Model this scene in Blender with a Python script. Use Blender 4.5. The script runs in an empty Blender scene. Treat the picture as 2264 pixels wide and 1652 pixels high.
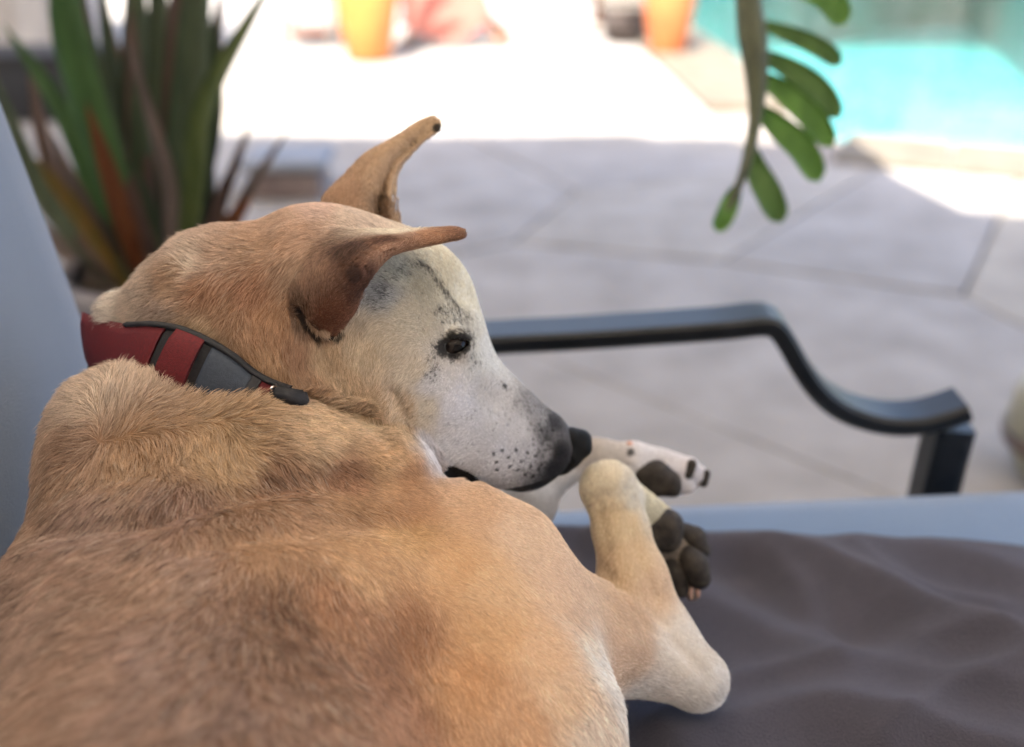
import bpy, math, random
import numpy as np
from mathutils import Vector
from mathutils.bvhtree import BVHTree

# ---------------------------------------------------------------- camera, world, sun, exposure
S = bpy.context.scene
CAMZ, PITCH, FPX = 1.15, math.radians(25.0), 2428.0
cd = bpy.data.cameras.new('camera'); cam = bpy.data.objects.new('camera', cd)
S.collection.objects.link(cam); S.camera = cam
cam.location = (0, 0, CAMZ); cam.rotation_euler = (math.radians(90) - PITCH, 0, 0)
cd.sensor_width = 36; cd.lens = FPX / 2264 * 36; cd.clip_start = 0.05; cd.clip_end = 300
cd.dof.use_dof = True; cd.dof.focus_distance = 0.76
cd.dof.aperture_fstop = (cd.lens / 1000) / 0.0148          # 14.8 mm wide aperture
w = bpy.data.worlds.new('World'); S.world = w; w.use_nodes = True
SUN_EL, SUN_AZ = math.radians(58), math.radians(200)         # sun high and behind the camera's left: azimuth measured from +Y clockwise
nt = w.node_tree; bg = nt.nodes['Background']
sky = nt.nodes.new('ShaderNodeTexSky'); sky.sky_type = 'NISHITA'; sky.sun_disc = False
sky.air_density = .8; sky.dust_density = 2.5; sky.ozone_density = .4; sky.sun_elevation = SUN_EL; sky.sun_rotation = SUN_AZ
nt.links.new(sky.outputs[0], bg.inputs[0]); bg.inputs[1].default_value = 0.15
sd = bpy.data.lights.new('sun', 'SUN'); sd.energy = 3.9; sd.angle = math.radians(0.5); sd.color = (1, .95, .87)
sun = bpy.data.objects.new('sun', sd); S.collection.objects.link(sun)
SUND = Vector((math.sin(SUN_AZ) * math.cos(SUN_EL), math.cos(SUN_AZ) * math.cos(SUN_EL), math.sin(SUN_EL)))
sun.rotation_euler = SUND.to_track_quat('Z', 'Y').to_euler(); sun.location = (0, -2, 6)
S.view_settings.view_transform = 'Standard'; S.view_settings.look = 'None'
S.view_settings.gamma = 1; S.view_settings.use_curve_mapping = False
S.view_settings.exposure = 2.45
S.cycles.use_denoising = True
S.cycles.max_bounces = 10; S.cycles.diffuse_bounces = 5; S.cycles.glossy_bounces = 3
S.cycles.transmission_bounces = 4; S.cycles.transparent_max_bounces = 8
S.cycles.sample_clamp_indirect = 6; S.cycles.caustics_reflective = False; S.cycles.caustics_refractive = False
random.seed(4); RNG = np.random.default_rng(4)

# ---------------------------------------------------------------- placing: the photograph is 2264 x 1652 units
C0 = np.array([0, 0, CAMZ]); cp, sp = math.cos(PITCH), math.sin(PITCH)
AXR = np.array([1., 0, 0]); AXU = np.array([0, sp, cp]); AXF = np.array([0, cp, -sp])
def P(u, v, d):
    return C0 + d * AXF + (u - 1132) / FPX * d * AXR - (v - 826) / FPX * d * AXU
def ray(u, v):
    r = AXF + (u - 1132) / FPX * AXR - (v - 826) / FPX * AXU
    return r
def G(u, v, z=0.0):                                         # where that ray meets the level z
    r = ray(u, v); t = (z - CAMZ) / r[2]; return C0 + t * r
def at_y(u, v, y):
    r = ray(u, v); return C0 + (y / r[1]) * r
def proj(p):
    q = p - C0; d = q @ AXF
    return 1132 + (q @ AXR) / d * FPX, 826 - (q @ AXU) / d * FPX, d

# ---------------------------------------------------------------- helpers
def tag(o, label=None, cat=None, group=None, kind=None):
    if label: o['label'] = label
    if cat: o['category'] = cat
    if group: o['group'] = group
    if kind: o['kind'] = kind
    return o
def link(name, me, mat=None, parent=None, smooth=True):
    if mat: me.materials.append(mat)
    if smooth: me.polygons.foreach_set('use_smooth', [True] * len(me.polygons))
    o = bpy.data.objects.new(name, me); S.collection.objects.link(o)
    if parent:
        o.parent = parent; o.matrix_parent_inverse = parent.matrix_world.inverted()
    return o
def empty(name, loc, label, cat, group=None):
    o = bpy.data.objects.new(name, None); S.collection.objects.link(o)
    o.location = loc; o.matrix_world = __import__('mathutils').Matrix.Translation(Vector(loc))
    o.empty_display_size = .05
    return tag(o, label, cat, group)
def mesh(name, V, F, mat=None, parent=None, smooth=True):
    me = bpy.data.meshes.new(name); me.from_pydata([tuple(map(float, p)) for p in V], [], [tuple(map(int, f)) for f in F]); me.update()
    return link(name, me, mat, parent, smooth)
def newmat(name):
    m = bpy.data.materials.new(name); m.use_nodes = True
    return m, m.node_tree, m.node_tree.nodes['Principled BSDF']
def L(nt, a, b): nt.links.new(a, b)
def noise_mat(name, c1, c2, scale=8, rough=.7, bump=.2, bscale=60, detail=4, spec=.5, metal=0, dist=.002, coord='Object', stretch=None):
    m, nt, b = newmat(name)
    tc = nt.nodes.new('ShaderNodeTexCoord'); src = tc.outputs[coord]
    if stretch:
        mp = nt.nodes.new('ShaderNodeMapping'); mp.inputs['Scale'].default_value = stretch; L(nt, src, mp.inputs[0]); src = mp.outputs[0]
    n = nt.nodes.new('ShaderNodeTexNoise'); n.inputs['Scale'].default_value = scale; n.inputs['Detail'].default_value = detail
    L(nt, src, n.inputs['Vector'])
    r = nt.nodes.new('ShaderNodeValToRGB'); r.color_ramp.elements[0].color = (*c1, 1); r.color_ramp.elements[1].color = (*c2, 1)
    r.color_ramp.elements[0].position = .3; r.color_ramp.elements[1].position = .7
    L(nt, n.outputs[0], r.inputs[0]); L(nt, r.outputs[0], b.inputs['Base Color'])
    b.inputs['Roughness'].default_value = rough; b.inputs['Specular IOR Level'].default_value = spec; b.inputs['Metallic'].default_value = metal
    if bump:
        n2 = nt.nodes.new('ShaderNodeTexNoise'); n2.inputs['Scale'].default_value = bscale; n2.inputs['Detail'].default_value = 3
        L(nt, src, n2.inputs['Vector'])
        bp = nt.nodes.new('ShaderNodeBump'); bp.inputs['Strength'].default_value = bump; bp.inputs['Distance'].default_value = dist
        L(nt, n2.outputs[0], bp.inputs['Height']); L(nt, bp.outputs[0], b.inputs['Normal'])
    return m
HAIRS = 600000
# ---------------------------------------------------------------- the dog's body as one smooth surface
def prim_list():
    """(group, kind, data, k) ; positions in photo units + depth, radii in photo units at that depth"""
    out = []
    def cone(g, a, ra, b, rb, k=.02):
        out.append((g, 'c', (P(*a), ra * a[2] / FPX, P(*b), rb * b[2] / FPX), k))
    def ball(g, a, r, k=.02): cone(g, a, r, (a[0], a[1], a[2] + .0005), r, k)
    def ell(g, a, b, r3, k=.02):                           # axis a->b, radii (along, in picture across, in depth)
        A, B = P(*a), P(*b); c = (A + B) / 2; x = (B - A); x /= np.linalg.norm(x)
        z = AXF - x * (AXF @ x); z /= np.linalg.norm(z); y = np.cross(z, x)
        d = (a[2] + b[2]) / 2 / FPX
        out.append((g, 'e', (c, np.stack([x, y, z]), np.array(r3) * d), k))
    T, H, N, FR, EA = 'torso', 'head', 'near', 'far', 'ear'
    # torso
    def wc(g, a, ra, b, rb, k=.03): out.append((g, 'c', (np.array(a, float), ra, np.array(b, float), rb), k))
    wc(T, (-.195, .66, .635), .135, (-.17, .15, .60), .15, .05)
    ball(T, (262, 962, .80), 132, .03)                       # withers
    cone(T, (330, 985, .79), 130, (600, 1010, .79), 112, .04)   # neck-base roll
    cone(T, (600, 1010, .79), 112, (850, 1040, .80), 105, .03)
    cone(T, (935, 1150, .815), 70, (1020, 1170, .82), 64, .012)
    cone(T, (1020, 1170, .82), 64, (1130, 1210, .825), 74, .012)
    ball(T, (985, 1330, .80), 235, .05)                      # shoulder
    ball(T, (1060, 1500, .78), 240, .05)
    ball(T, (1085, 1700, .74), 300, .05)
    ball(T, (560, 1500, .74), 330, .06)
    ball(T, (245, 1045, .795), 140, .03)
    ball(T, (345, 1330, .765), 285, .05)
    ball(T, (215, 1560, .735), 310, .05)
    cone(T, (1150, 1380, .82), 160, (1300, 1410, .84), 112, .04)
    cone(T, (1300, 1410, .845), 100, (1500, 1470, .87), 58, .03)
    cone(T, (1330, 1440, .85), 70, (1540, 1508, .875), 44, .02)
    # near foreleg (one with the torso)
    ball(T, (1545, 1508, .875), 48, .012)
    cone(T, (1545, 1500, .875), 44, (1452, 1400, .885), 66, .02)
    cone(T, (1452, 1400, .885), 66, (1402, 1285, .89), 68, .02)
    cone(T, (1402, 1285, .89), 68, (1370, 1170, .90), 56, .018)
    cone(T, (1370, 1170, .90), 56, (1349, 1085, .905), 56, .012)
    ball(T, (1344, 1078, .903), 57, .012)
    ball(T, (1385, 1100, .915), 36, .01)
    # near paw
    cone(N, (1380, 1095, .925), 42, (1452, 1158, .95), 44, .012)
    ell(N, (1450, 1170, .958), (1500, 1240, .965), (78, 52, 42), .012)
    cone(N, (1500, 1190, .965), 26, (1528, 1215, .96), 26, .006)
    cone(N, (1500, 1220, .958), 28, (1536, 1268, .955), 26, .006)
    cone(N, (1470, 1230, .962), 28, (1490, 1290, .962), 24, .006)
    cone(N, (1520, 1262, .965), 20, (1530, 1312, .965), 16, .006)
    # far foreleg and paw
    cone(FR, (1085, 1225, .955), 75, (1165, 1120, .965), 52, .02)
    cone(FR, (1165, 1120, .965), 52, (1235, 1055, .975), 25, .02)
    cone(FR, (1235, 1052, .975), 25, (1320, 1008, .985), 34, .015)
    cone(FR, (1320, 1008, .985), 34, (1390, 1022, .99), 44, .012)
    ell(FR, (1400, 1030, .992), (1495, 1050, .998), (78, 50, 40), .012)
    cone(FR, (1470, 1035, .998), 32, (1520, 1035, 1.0), 26, .008)
    cone(FR, (1490, 1050, 1.005), 30, (1540, 1052, 1.01), 24, .008)
    cone(FR, (1440, 1062, .998), 32, (1515, 1072, 1.0), 20, .008)
    # head
    ell(H, (700, 590, .838), (860, 660, .852), (200, 150, 165), .03)
    ball(H, (905, 648, .862), 124, .03)                      # forehead
    ball(H, (950, 722, .868), 106, .03)                      # brow
    ball(H, (855, 800, .835), 128, .04)                      # near cheek
    ball(H, (820, 690, .822), 105, .03)                      # temple muscle
    cone(H, (985, 835, .868), 112, (1194, 972, .892), 58, .03)   # bridge, muzzle
    cone(H, (1000, 930, .862), 108, (1165, 1005, .885), 62, .03)  # lip side
    cone(H, (1050, 985, .860), 82, (1150, 1015, .880), 62, .02)
    ball(H, (1198, 984, .891), 58, .012)
    cone(H, (1205, 978, .892), 52, (1224, 988, .893), 40, .012)
    cone(H, (1000, 1010, .885), 60, (1150, 1030, .90), 38, .01)   # lower jaw
    cone(H, (860, 900, .845), 150, (700, 820, .845), 165, .05)   # throat
    # neck
    cone(H, (660, 650, .842), 158, (500, 690, .845), 158, .04)
    cone(H, (500, 690, .845), 145, (470, 860, .86), 150, .03)
    cone(H, (560, 700, .84), 140, (640, 780, .84), 120, .03)
    cone(H, (470, 645, .845), 98, (415, 660, .85), 74, .03)
    cone(H, (400, 672, .85), 62, (300, 695, .855), 32, .02)     # scruff roll
    ball(H, (262, 694, .855), 24, .012)
    cone(H, (405, 810, .875), 148, (380, 950, .87), 150, .04)
    # brow ridge + eye socket shaping
    cone(H, (955, 722, .822), 30, (1020, 715, .838), 26, .015)
    cone(H, (950, 800, .825), 30, (1010, 815, .838), 24, .02)
    # near ear lobe pieces
    cone(H, (716, 735, .775), 10, (768, 668, .768), 14, .008)
    cone(H, (735, 745, .782), 8, (760, 728, .78), 9, .005)
    return out
PRIMS = prim_list()
GROOVES = [  # polyline (u,v), half width, depth (+ = cut in, - = raise), metres ; near = max distance from first hit
    ([(330, 1150), (450, 1115), (620, 1075), (760, 1060), (960, 1046)], .009, .0065),
    ([(420, 1215), (560, 1190), (760, 1160), (900, 1165)], .011, .004),
    ([(80, 1170), (200, 1165), (330, 1150)], .012, .006),
    ([(700, 840), (760, 900), (830, 960), (900, 1010)], .006, .003),
    ([(470, 700), (540, 650), (560, 600)], .007, .0018), ([(520, 720), (575, 665), (595, 610)], .006, .0018),
    ([(430, 690), (480, 650), (510, 590)], .007, .0012), ([(590, 560), (575, 500)], .010, .003),
    ([(345, 640), (395, 610), (420, 560)], .008, .003),
    ([(1305, 1228), (1350, 1280), (1400, 1340), (1440, 1385)], .005, .004),
    ([(656, 688), (680, 720), (705, 755)], .004, .006),
    ([(870, 870), (900, 930), (916, 1005)], .005, .0035), ([(705, 755), (750, 840), (830, 940), (880, 1000)], .009, .003),
    ([(1040, 860), (1100, 900), (1160, 930)], .010, .0015),
    ([(960, 1042), (1005, 1048), (1040, 1062)], .004, .005),
    ([(1322, 1110), (1336, 1180), (1345, 1250)], .0035, .0022), ([(1405, 1060), (1380, 1090), (1330, 1100)], .004, .0015),
    ([(1405, 1115), (1392, 1160), (1410, 1230), (1450, 1320)], .005, .0016), ([(1490, 1420), (1530, 1460), (1560, 1490)], .006, .002), ([(1400, 1010), (1440, 1018), (1500, 1022)], .0035, .0012), ([(1530, 1060), (1545, 1075)], .003, .002),
    ([(620, 1330), (760, 1420), (900, 1480)], .03, .005),
    ([(660, 1260), (860, 1250), (1040, 1330)], .03, -.003),
    ([(1180, 1300), (1290, 1400), (1330, 1480)], .012, .002),
    ([(1380, 1300), (1420, 1350), (1470, 1380)], .004, .0015), ([(1370, 1325), (1420, 1375), (1460, 1400)], .004, .0015),
]
# ears as bent sheets: rows from root to tip, columns across
EAR_FAR = [
    [(700, 500, .885), (760, 500, .862), (815, 500, .866), (838, 505, .885), (862, 500, .875), (888, 500, .885)],
    [(715, 442, .888), (765, 445, .866), (812, 455, .868), (836, 465, .888), (858, 452, .874), (882, 462, .888)],
    [(742, 408, .890), (785, 405, .868), (825, 418, .870), (848, 430, .888), (862, 415, .876), (876, 425, .890)],
    [(775, 374, .892), (812, 372, .872), (842, 380, .874), (858, 392, .888), (868, 385, .880), (876, 392, .892)],
    [(808, 344, .894), (838, 342, .878), (860, 350, .880), (872, 360, .890), (882, 360, .884), (890, 362, .894)],
    [(850, 318, .896), (872, 316, .884), (890, 325, .886), (900, 332, .892), (910, 335, .889), (916, 336, .896)],
    [(890, 294, .898), (906, 294, .889), (918, 300, .890), (927, 306, .895), (937, 308, .893), (942, 308, .898)],
    [(925, 272, .900), (938, 272, .894), (947, 277, .895), (955, 283, .898), (964, 287, .897), (970, 288, .900)],
    [(950, 262, .901), (957, 260, .898), (963, 261, .898), (968, 264, .899), (972, 268, .899), (975, 272, .901)],
]
EAR_NEAR = [
    [(655, 600, .800), (640, 660, .790), (668, 720, .785), (706, 752, .785), (715, 748, .792)],
    [(700, 545, .795), (690, 620, .766), (715, 690, .762), (760, 700, .772), (768, 690, .785)],
    [(745, 520, .795), (745, 590, .752), (768, 645, .752), (790, 652, .762), (795, 645, .778)],
    [(800, 512, .795), (800, 560, .750), (815, 598, .752), (826, 600, .760), (830, 598, .775)],
    [(850, 510, .796), (852, 538, .760), (858, 556, .760), (864, 560, .766), (868, 562, .775)],
    [(905, 508, .796), (908, 524, .772), (910, 538, .770), (914, 544, .774), (918, 544, .780)],
    [(955, 507, .796), (958, 517, .784), (960, 528, .780), (963, 534, .782), (966, 534, .786)],
    [(1000, 507, .797), (1003, 514, .791), (1005, 520, .788), (1007, 525, .789), (1008, 526, .792)],
    [(1020, 511, .798), (1022, 514, .795), (1023, 517, .794), (1024, 520, .794), (1024, 520, .796)],
]
def sheet(rows, FLAT=1.0, n=4):
    rows = [[(u, v, d * FLAT + (1 - FLAT) * (r[0][2] + r[-1][2]) / 2) for u, v, d in r] for r in rows]
    R = np.array([[P(*c) for c in r] for r in rows])
    def up(A, ax, n):                                        # Catmull-Rom refine along axis
        A = np.moveaxis(A, ax, 0); m = len(A); out = []
        pad = np.concatenate([2 * A[:1] - A[1:2], A, 2 * A[-1:] - A[-2:-1]])
        for i in range(m - 1):
            p0, p1, p2, p3 = pad[i], pad[i + 1], pad[i + 2], pad[i + 3]
            for j in range(n):
                t = j / n
                out.append(.5 * (2 * p1 + (p2 - p0) * t + (2 * p0 - 5 * p1 + 4 * p2 - p3) * t * t + (3 * p1 - p0 - 3 * p2 + p3) * t ** 3))
        out.append(A[-1]); return np.moveaxis(np.array(out), 0, ax)
    R = up(up(R, 0, n), 1, n); a, b, _ = R.shape
    idx = np.arange(a * b).reshape(a, b); V = R.reshape(-1, 3)
    F = [(idx[i, j], idx[i, j + 1], idx[i + 1, j + 1], idx[i + 1, j]) for i in range(a - 1) for j in range(b - 1)]
    return V, F
EARS = []
for rows, th, fl in ((EAR_FAR, .0015, .72), ([[(u, v, d - (.0065 if 0 < i < len(r) - 1 else .002)) for i, (u, v, d) in enumerate(r)] for r in EAR_NEAR], .0017, 1.0)):
    V, F = sheet(rows, fl); EARS.append((BVHTree.FromPolygons([Vector(v) for v in V], [tuple(map(int, f)) for f in F]), V.min(0) - .02, V.max(0) + .02, th))
def smin(a, b, k):
    h = np.clip(.5 + .5 * (b - a) / k, 0, 1)
    return b * (1 - h) + a * h - k * h * (1 - h)
def smax(a, b, k): return -smin(-a, -b, k)
def prim_d(p, kind, dt):
    if kind == 'c':
        a, ra, b, rb = dt; ab = b - a; q = p - a
        t = np.clip(q @ ab / max(ab @ ab, 1e-12), 0, 1)
        return np.sqrt(((q - t[:, None] * ab) ** 2).sum(1)) - (ra + (rb - ra) * t)
    c, M, r = dt; q = (p - c) @ M.T
    k0 = np.sqrt(((q / r) ** 2).sum(1)) + 1e-9; k1 = np.sqrt(((q / r ** 2) ** 2).sum(1)) + 1e-9
    return k0 * (k0 - 1) / k1
def sdf(p, ears=True, groove=True, cull=None):
    g = {}
    if cull is not None:
        c, R = cull; dd = [float(prim_d(c[None], kd, dt)[0]) for _, kd, dt, _ in PRIMS]
        m0 = min(dd); use = [x for x, q in zip(PRIMS, dd) if q - 1.15 * R < m0 + R + .05]
    else: use = PRIMS
    for grp, kind, dt, k in use:
        d = prim_d(p, kind, dt)
        g[grp] = d if grp not in g else smin(g[grp], d, k)
    for q in ('torso', 'near', 'far', 'head'): g.setdefault(q, np.full(len(p), .5))
    if 'eye' in EXTRA:                                       # socket
        c, r = EXTRA['eye']; e = np.sqrt(((p - c) ** 2).sum(1)) - r
        g['head'] = smax(g['head'], -e, .003)
        m = np.nonzero(e < .02)[0]                           # lids: a shell over the ball, open in an almond
        if len(m):
            q = p[m] - c; x = q @ AXR; y = q @ AXU; zf = q @ AXF
            xr = x * .96 + y * .28 - .0008; yr = -x * .28 + y * .96 + .0012
            alm = (np.sqrt((xr / .0125) ** 2 + (yr / (.0047 - .13 * np.abs(xr))) ** 2) - 1) * .0055
            sh = np.maximum(np.abs(e[m] + r - .0138) - .0016, -alm)
            sh = np.maximum(sh, zf + .002)
            hd = g['head']; hd[m] = smin(hd[m], sh, .0022)
    if ears:
        for bvh, lo, hi, th in EARS:
            m = ((p > lo) & (p < hi)).all(1); ids = np.nonzero(m)[0]
            if len(ids):
                dd = np.array([bvh.find_nearest(Vector(x))[3] for x in p[ids].tolist()])
                dd = dd - th; hd = g['head'].copy(); hd[ids] = smin(hd[ids], dd, .006); g['head'] = hd
    d = smin(g['torso'], g['near'], .006)
    d = smin(d, g['far'], .006)
    d = smin(d, g['head'], .004)
    if groove:
        for pts, wd, dep in GROOVE3:
            if cull is not None and min(np.linalg.norm(cull[0] - x) for x in pts) > cull[1] + 2.2 * wd + .03: continue
            m = (np.abs(d) < .03); ids = np.nonzero(m)[0]
            if not len(ids): continue
            q = p[ids]; best = np.full(len(q), 9.)
            for a, b in zip(pts[:-1], pts[1:]):
                ab = b - a; t = np.clip((q - a) @ ab / (ab @ ab), 0, 1)
                best = np.minimum(best, ((q - a - t[:, None] * ab) ** 2).sum(1))
            d[ids] += dep * np.exp(-best / wd ** 2)
    # gentle unevenness of flesh
    d = d + .0007 * np.sin(p[:, 0] * 70 + 1.3 * np.sin(p[:, 1] * 50)) * np.sin(p[:, 2] * 60 + p[:, 1] * 45)
    return d
EXTRA = {}; GROOVE3 = []
def march(u, v, t0=.45, t1=1.15, **kw):
    r = ray(u, v); t = t0
    for _ in range(90):
        d = float(sdf((C0 + t * r)[None], **kw)[0])
        if d < .0003: return C0 + t * r
        t += max(d * .8, .0005)
        if t > t1: return None
    return C0 + t * r
_e = march(1003, 764, ears=False, groove=False)
EYE_C = _e + AXF * .0085; EYE_R = .0122
EXTRA['eye'] = (EYE_C, .0130)
_g = []
for pl, wd, dep in GROOVES:
    pts = []
    for (a, b) in zip(pl[:-1], pl[1:]):
        for s in (0, .5): pts.append(march(a[0] + (b[0] - a[0]) * s, a[1] + (b[1] - a[1]) * s, ears=False, groove=False))
    pts.append(march(*pl[-1], ears=False, groove=False)); pts = [q for q in pts if q is not None]
    if len(pts) > 1: _g.append((pts, wd, dep))
GROOVE3 = _g
def surface(fn, lo, hi, h, B=8):
    """surface nets over the blocks that hold the surface"""
    lo = np.array(lo); nb = np.ceil((np.array(hi) - lo) / (h * B)).astype(int)
    bi = np.stack(np.meshgrid(*[np.arange(n) for n in nb], indexing='ij'), -1).reshape(-1, 3)
    ctr = lo + (bi + .5) * h * B
    dc = fn(ctr, groove=False); keep = np.abs(dc) < h * B * .95 + .004; bi = bi[keep]
    N = nb * B + 1; D = np.full(N, 1., np.float32)
    full = np.full(nb, 1., np.float32); full.reshape(-1)[:] = np.where(dc < 0, -1, 1)
    D[:-1, :-1, :-1] = np.repeat(np.repeat(np.repeat(full, B, 0), B, 1), B, 2)
    off = np.stack(np.meshgrid(*[np.arange(B + 1)] * 3, indexing='ij'), -1).reshape(-1, 3)
    key = (bi // 4) @ np.array([1, 1000, 1000000])
    for kk in np.unique(key):
        bb = bi[key == kk]; ii = (bb[:, None] * B + off[None]).reshape(-1, 3)
        q = lo + ii * h; c = (q.min(0) + q.max(0)) / 2; R = np.linalg.norm(q.max(0) - c)
        D[ii[:, 0], ii[:, 1], ii[:, 2]] = fn(q, cull=(c, R))
    sg = D < 0
    # active cells
    c = np.zeros([n - 1 for n in N], np.int8)
    for dx in (0, 1):
        for dy in (0, 1):
            for dz in (0, 1): c += sg[dx:N[0] - 1 + dx, dy:N[1] - 1 + dy, dz:N[2] - 1 + dz]
    act = (c > 0) & (c < 8); cells = np.argwhere(act)
    idm = np.full(c.shape, -1, np.int32); idm[act] = np.arange(len(cells))
    acc = np.zeros((len(cells), 3)); cnt = np.zeros(len(cells))
    cor = [(x, y, z) for x in (0, 1) for y in (0, 1) for z in (0, 1)]
    val = {q: D[cells[:, 0] + q[0], cells[:, 1] + q[1], cells[:, 2] + q[2]] for q in cor}
    for i, a in enumerate(cor):
        for b in cor[i + 1:]:
            if sum(abs(x - y) for x, y in zip(a, b)) != 1: continue
            m = (val[a] < 0) != (val[b] < 0); t = np.where(m, val[a] / (val[a] - val[b] + 1e-12), 0)
            pt = np.array(a) + t[:, None] * (np.array(b) - np.array(a)); acc[m] += pt[m]; cnt[m] += 1
    V = lo + (cells + acc / cnt[:, None]) * h
    F = []
    for ax in range(3):
        o1, o2 = [(1, 2), (2, 0), (0, 1)][ax]
        sl = [slice(None)] * 3; sl2 = [slice(None)] * 3; sl[ax] = slice(0, -1); sl2[ax] = slice(1, None)
        ch = sg[tuple(sl)] != sg[tuple(sl2)]; e = np.argwhere(ch)
        e = e[(e[:, o1] > 0) & (e[:, o2] > 0) & (e[:, o1] < N[o1] - 1) & (e[:, o2] < N[o2] - 1)]
        ins = sg[e[:, 0], e[:, 1], e[:, 2]]
        def cid(d1, d2):
            q = e.copy(); q[:, o1] -= d1; q[:, o2] -= d2; return idm[q[:, 0], q[:, 1], q[:, 2]]
        q = np.stack([cid(1, 1), cid(0, 1), cid(0, 0), cid(1, 0)], 1)
        q[~ins] = q[~ins][:, ::-1]; F.append(q)
    F = np.concatenate(F); F = F[(F >= 0).all(1)]
    return V, F
def np_mesh(name, V, F):
    me = bpy.data.meshes.new(name); n = F.shape[1]
    me.vertices.add(len(V)); me.vertices.foreach_set('co', V.astype(np.float32).ravel())
    me.loops.add(F.size); me.loops.foreach_set('vertex_index', F.astype(np.int32).ravel())
    me.polygons.add(len(F)); me.polygons.foreach_set('loop_start', np.arange(0, F.size, n, dtype=np.int32))
    me.polygons.foreach_set('loop_total', np.full(len(F), n, np.int32)); me.update(calc_edges=True)
    return me
import time; _t = time.time()
BV, BF = surface(sdf, (-.42, .02, .47), (.22, 1.02, .98), .0022)
print('body', len(BV), len(BF), 'in', time.time() - _t)
# ---------------------------------------------------------------- materials of the dog
def attr_mat(name, rough=.8):
    m, nt, b = newmat(name); a = nt.nodes.new('ShaderNodeAttribute'); a.attribute_name = 'coat'
    L(nt, a.outputs['Color'], b.inputs['Base Color']); b.inputs['Roughness'].default_value = rough
    b.inputs['Specular IOR Level'].default_value = .2
    return m
M_skin = attr_mat('coat_skin')
M_pad = noise_mat('paw_pad', (.016, .013, .011), (.048, .038, .030), 160, .7, .9, 900, spec=.25, dist=.0009)
M_nose = noise_mat('nose_leather', (.004, .004, .004), (.009, .009, .010), 120, .6, 1, 1400, spec=.15, dist=.0006)
M_claw = noise_mat('claw', (.42, .20, .14), (.62, .38, .28), 120, .4, .2, 400, spec=.5)
M_lid = noise_mat('dark_skin', (.012, .009, .008), (.03, .022, .018), 200, .5, .3, 800)
mE, nt, b = newmat('eye'); b.inputs['Roughness'].default_value = .06; b.inputs['Specular IOR Level'].default_value = .22
tc = nt.nodes.new('ShaderNodeTexCoord'); gr = nt.nodes.new('ShaderNodeVectorMath'); gr.operation = 'DISTANCE'
EYE_AX = (-AXF * .80 + AXR * .50 - AXU * .25); EYE_AX /= np.linalg.norm(EYE_AX)
gr.inputs[1].default_value = tuple(EYE_AX * EYE_R)
rp = nt.nodes.new('ShaderNodeValToRGB'); e = rp.color_ramp.elements
e[0].position = .22; e[0].color = (.002, .002, .002, 1); e[1].position = .26; e[1].color = (.007, .004, .003, 1)
x = e.new(.52); x.color = (.004, .003, .003, 1); x = e.new(.58); x.color = (.02, .014, .012, 1)
mm = nt.nodes.new('ShaderNodeMath'); mm.operation = 'DIVIDE'; mm.inputs[1].default_value = EYE_R
L(nt, tc.outputs['Object'], gr.inputs[0]); L(nt, gr.outputs['Value'], mm.inputs[0]); L(nt, mm.outputs[0], rp.inputs[0]); L(nt, rp.outputs[0], b.inputs['Base Color'])
b.inputs['Coat Weight'].default_value = .0

dog = empty('dog', tuple(G(700, 1500, .5)), 'tan and white short-haired dog in a red collar resting its chin on its paws', 'dog')
body_me = np_mesh('body', BV, BF); body = link('body', body_me, M_skin, dog)
BVH = BVHTree.FromPolygons([Vector(v) for v in BV.tolist()], BF.tolist())
def hit(u, v, up=0.0):
    r = Vector(ray(u, v)); h = BVH.ray_cast(Vector(C0), r.normalized())
    return None if h[0] is None else (np.array(h[0]), np.array(h[1]))
# small blobs by the same surface method
def blob(name, prims, mat, parent, h=.0011, carve=(), label=None, rough=0):
    """prims: ((u,v,d),r,(u,v,d),r) ; carve alike ; r in photo units"""
    pp = [(P(*a), ra * a[2] / FPX, P(*b), rb * b[2] / FPX) for a, ra, b, rb in prims]
    cc = [(P(*a), ra * a[2] / FPX, P(*b), rb * b[2] / FPX) for a, ra, b, rb in carve]
    def f(p, cull=None, groove=True):
        d = None
        for q in pp:
            e = prim_d(p, 'c', q); d = e if d is None else smin(d, e, .004)
        for q in cc: d = smax(d, -prim_d(p, 'c', q), .0025)
        if rough: d = d + rough * np.sin(p[:, 0] * 900) * np.sin(p[:, 1] * 800) * np.sin(p[:, 2] * 850)
        return d
    pts = np.array([x for q in pp for x in (q[0], q[2])]); R = max(max(q[1], q[3]) for q in pp) + .004
    V, F = surface(f, pts.min(0) - R, pts.max(0) + R, h)
    o = link(name, np_mesh(name, V, F), mat, parent)
    if label: o['label'] = label
    return o
def on(u, v, dd=0.0):
    h = hit(u, v); d = (h[0] - C0) @ AXF if h is not None else .95
    return (u, v, d + dd)
# nose with nostril
dn = .889
blob('nose', [((1246, 980, dn), 36, (1262, 976, dn), 29), ((1266, 972, dn), 26, (1285, 972, dn + .002), 21), ((1285, 974, dn), 21, (1287, 990, dn), 20), ((1287, 990, dn), 20, (1262, 1010, dn), 25), ((1262, 980, dn + .008), 30, (1268, 985, dn + .014), 28),
              ((1256, 1006, dn), 28, (1240, 1024, dn + .003), 25), ((1240, 1024, dn + .002), 25, (1222, 1034, dn + .002), 20)], M_nose, dog, .001,
     carve=[((1250, 988, dn - .0138), 10, (1251, 1006, dn - .0145), 9), ((1251, 1006, dn - .0135), 6, (1264, 1022, dn - .010), 4)])
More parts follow.
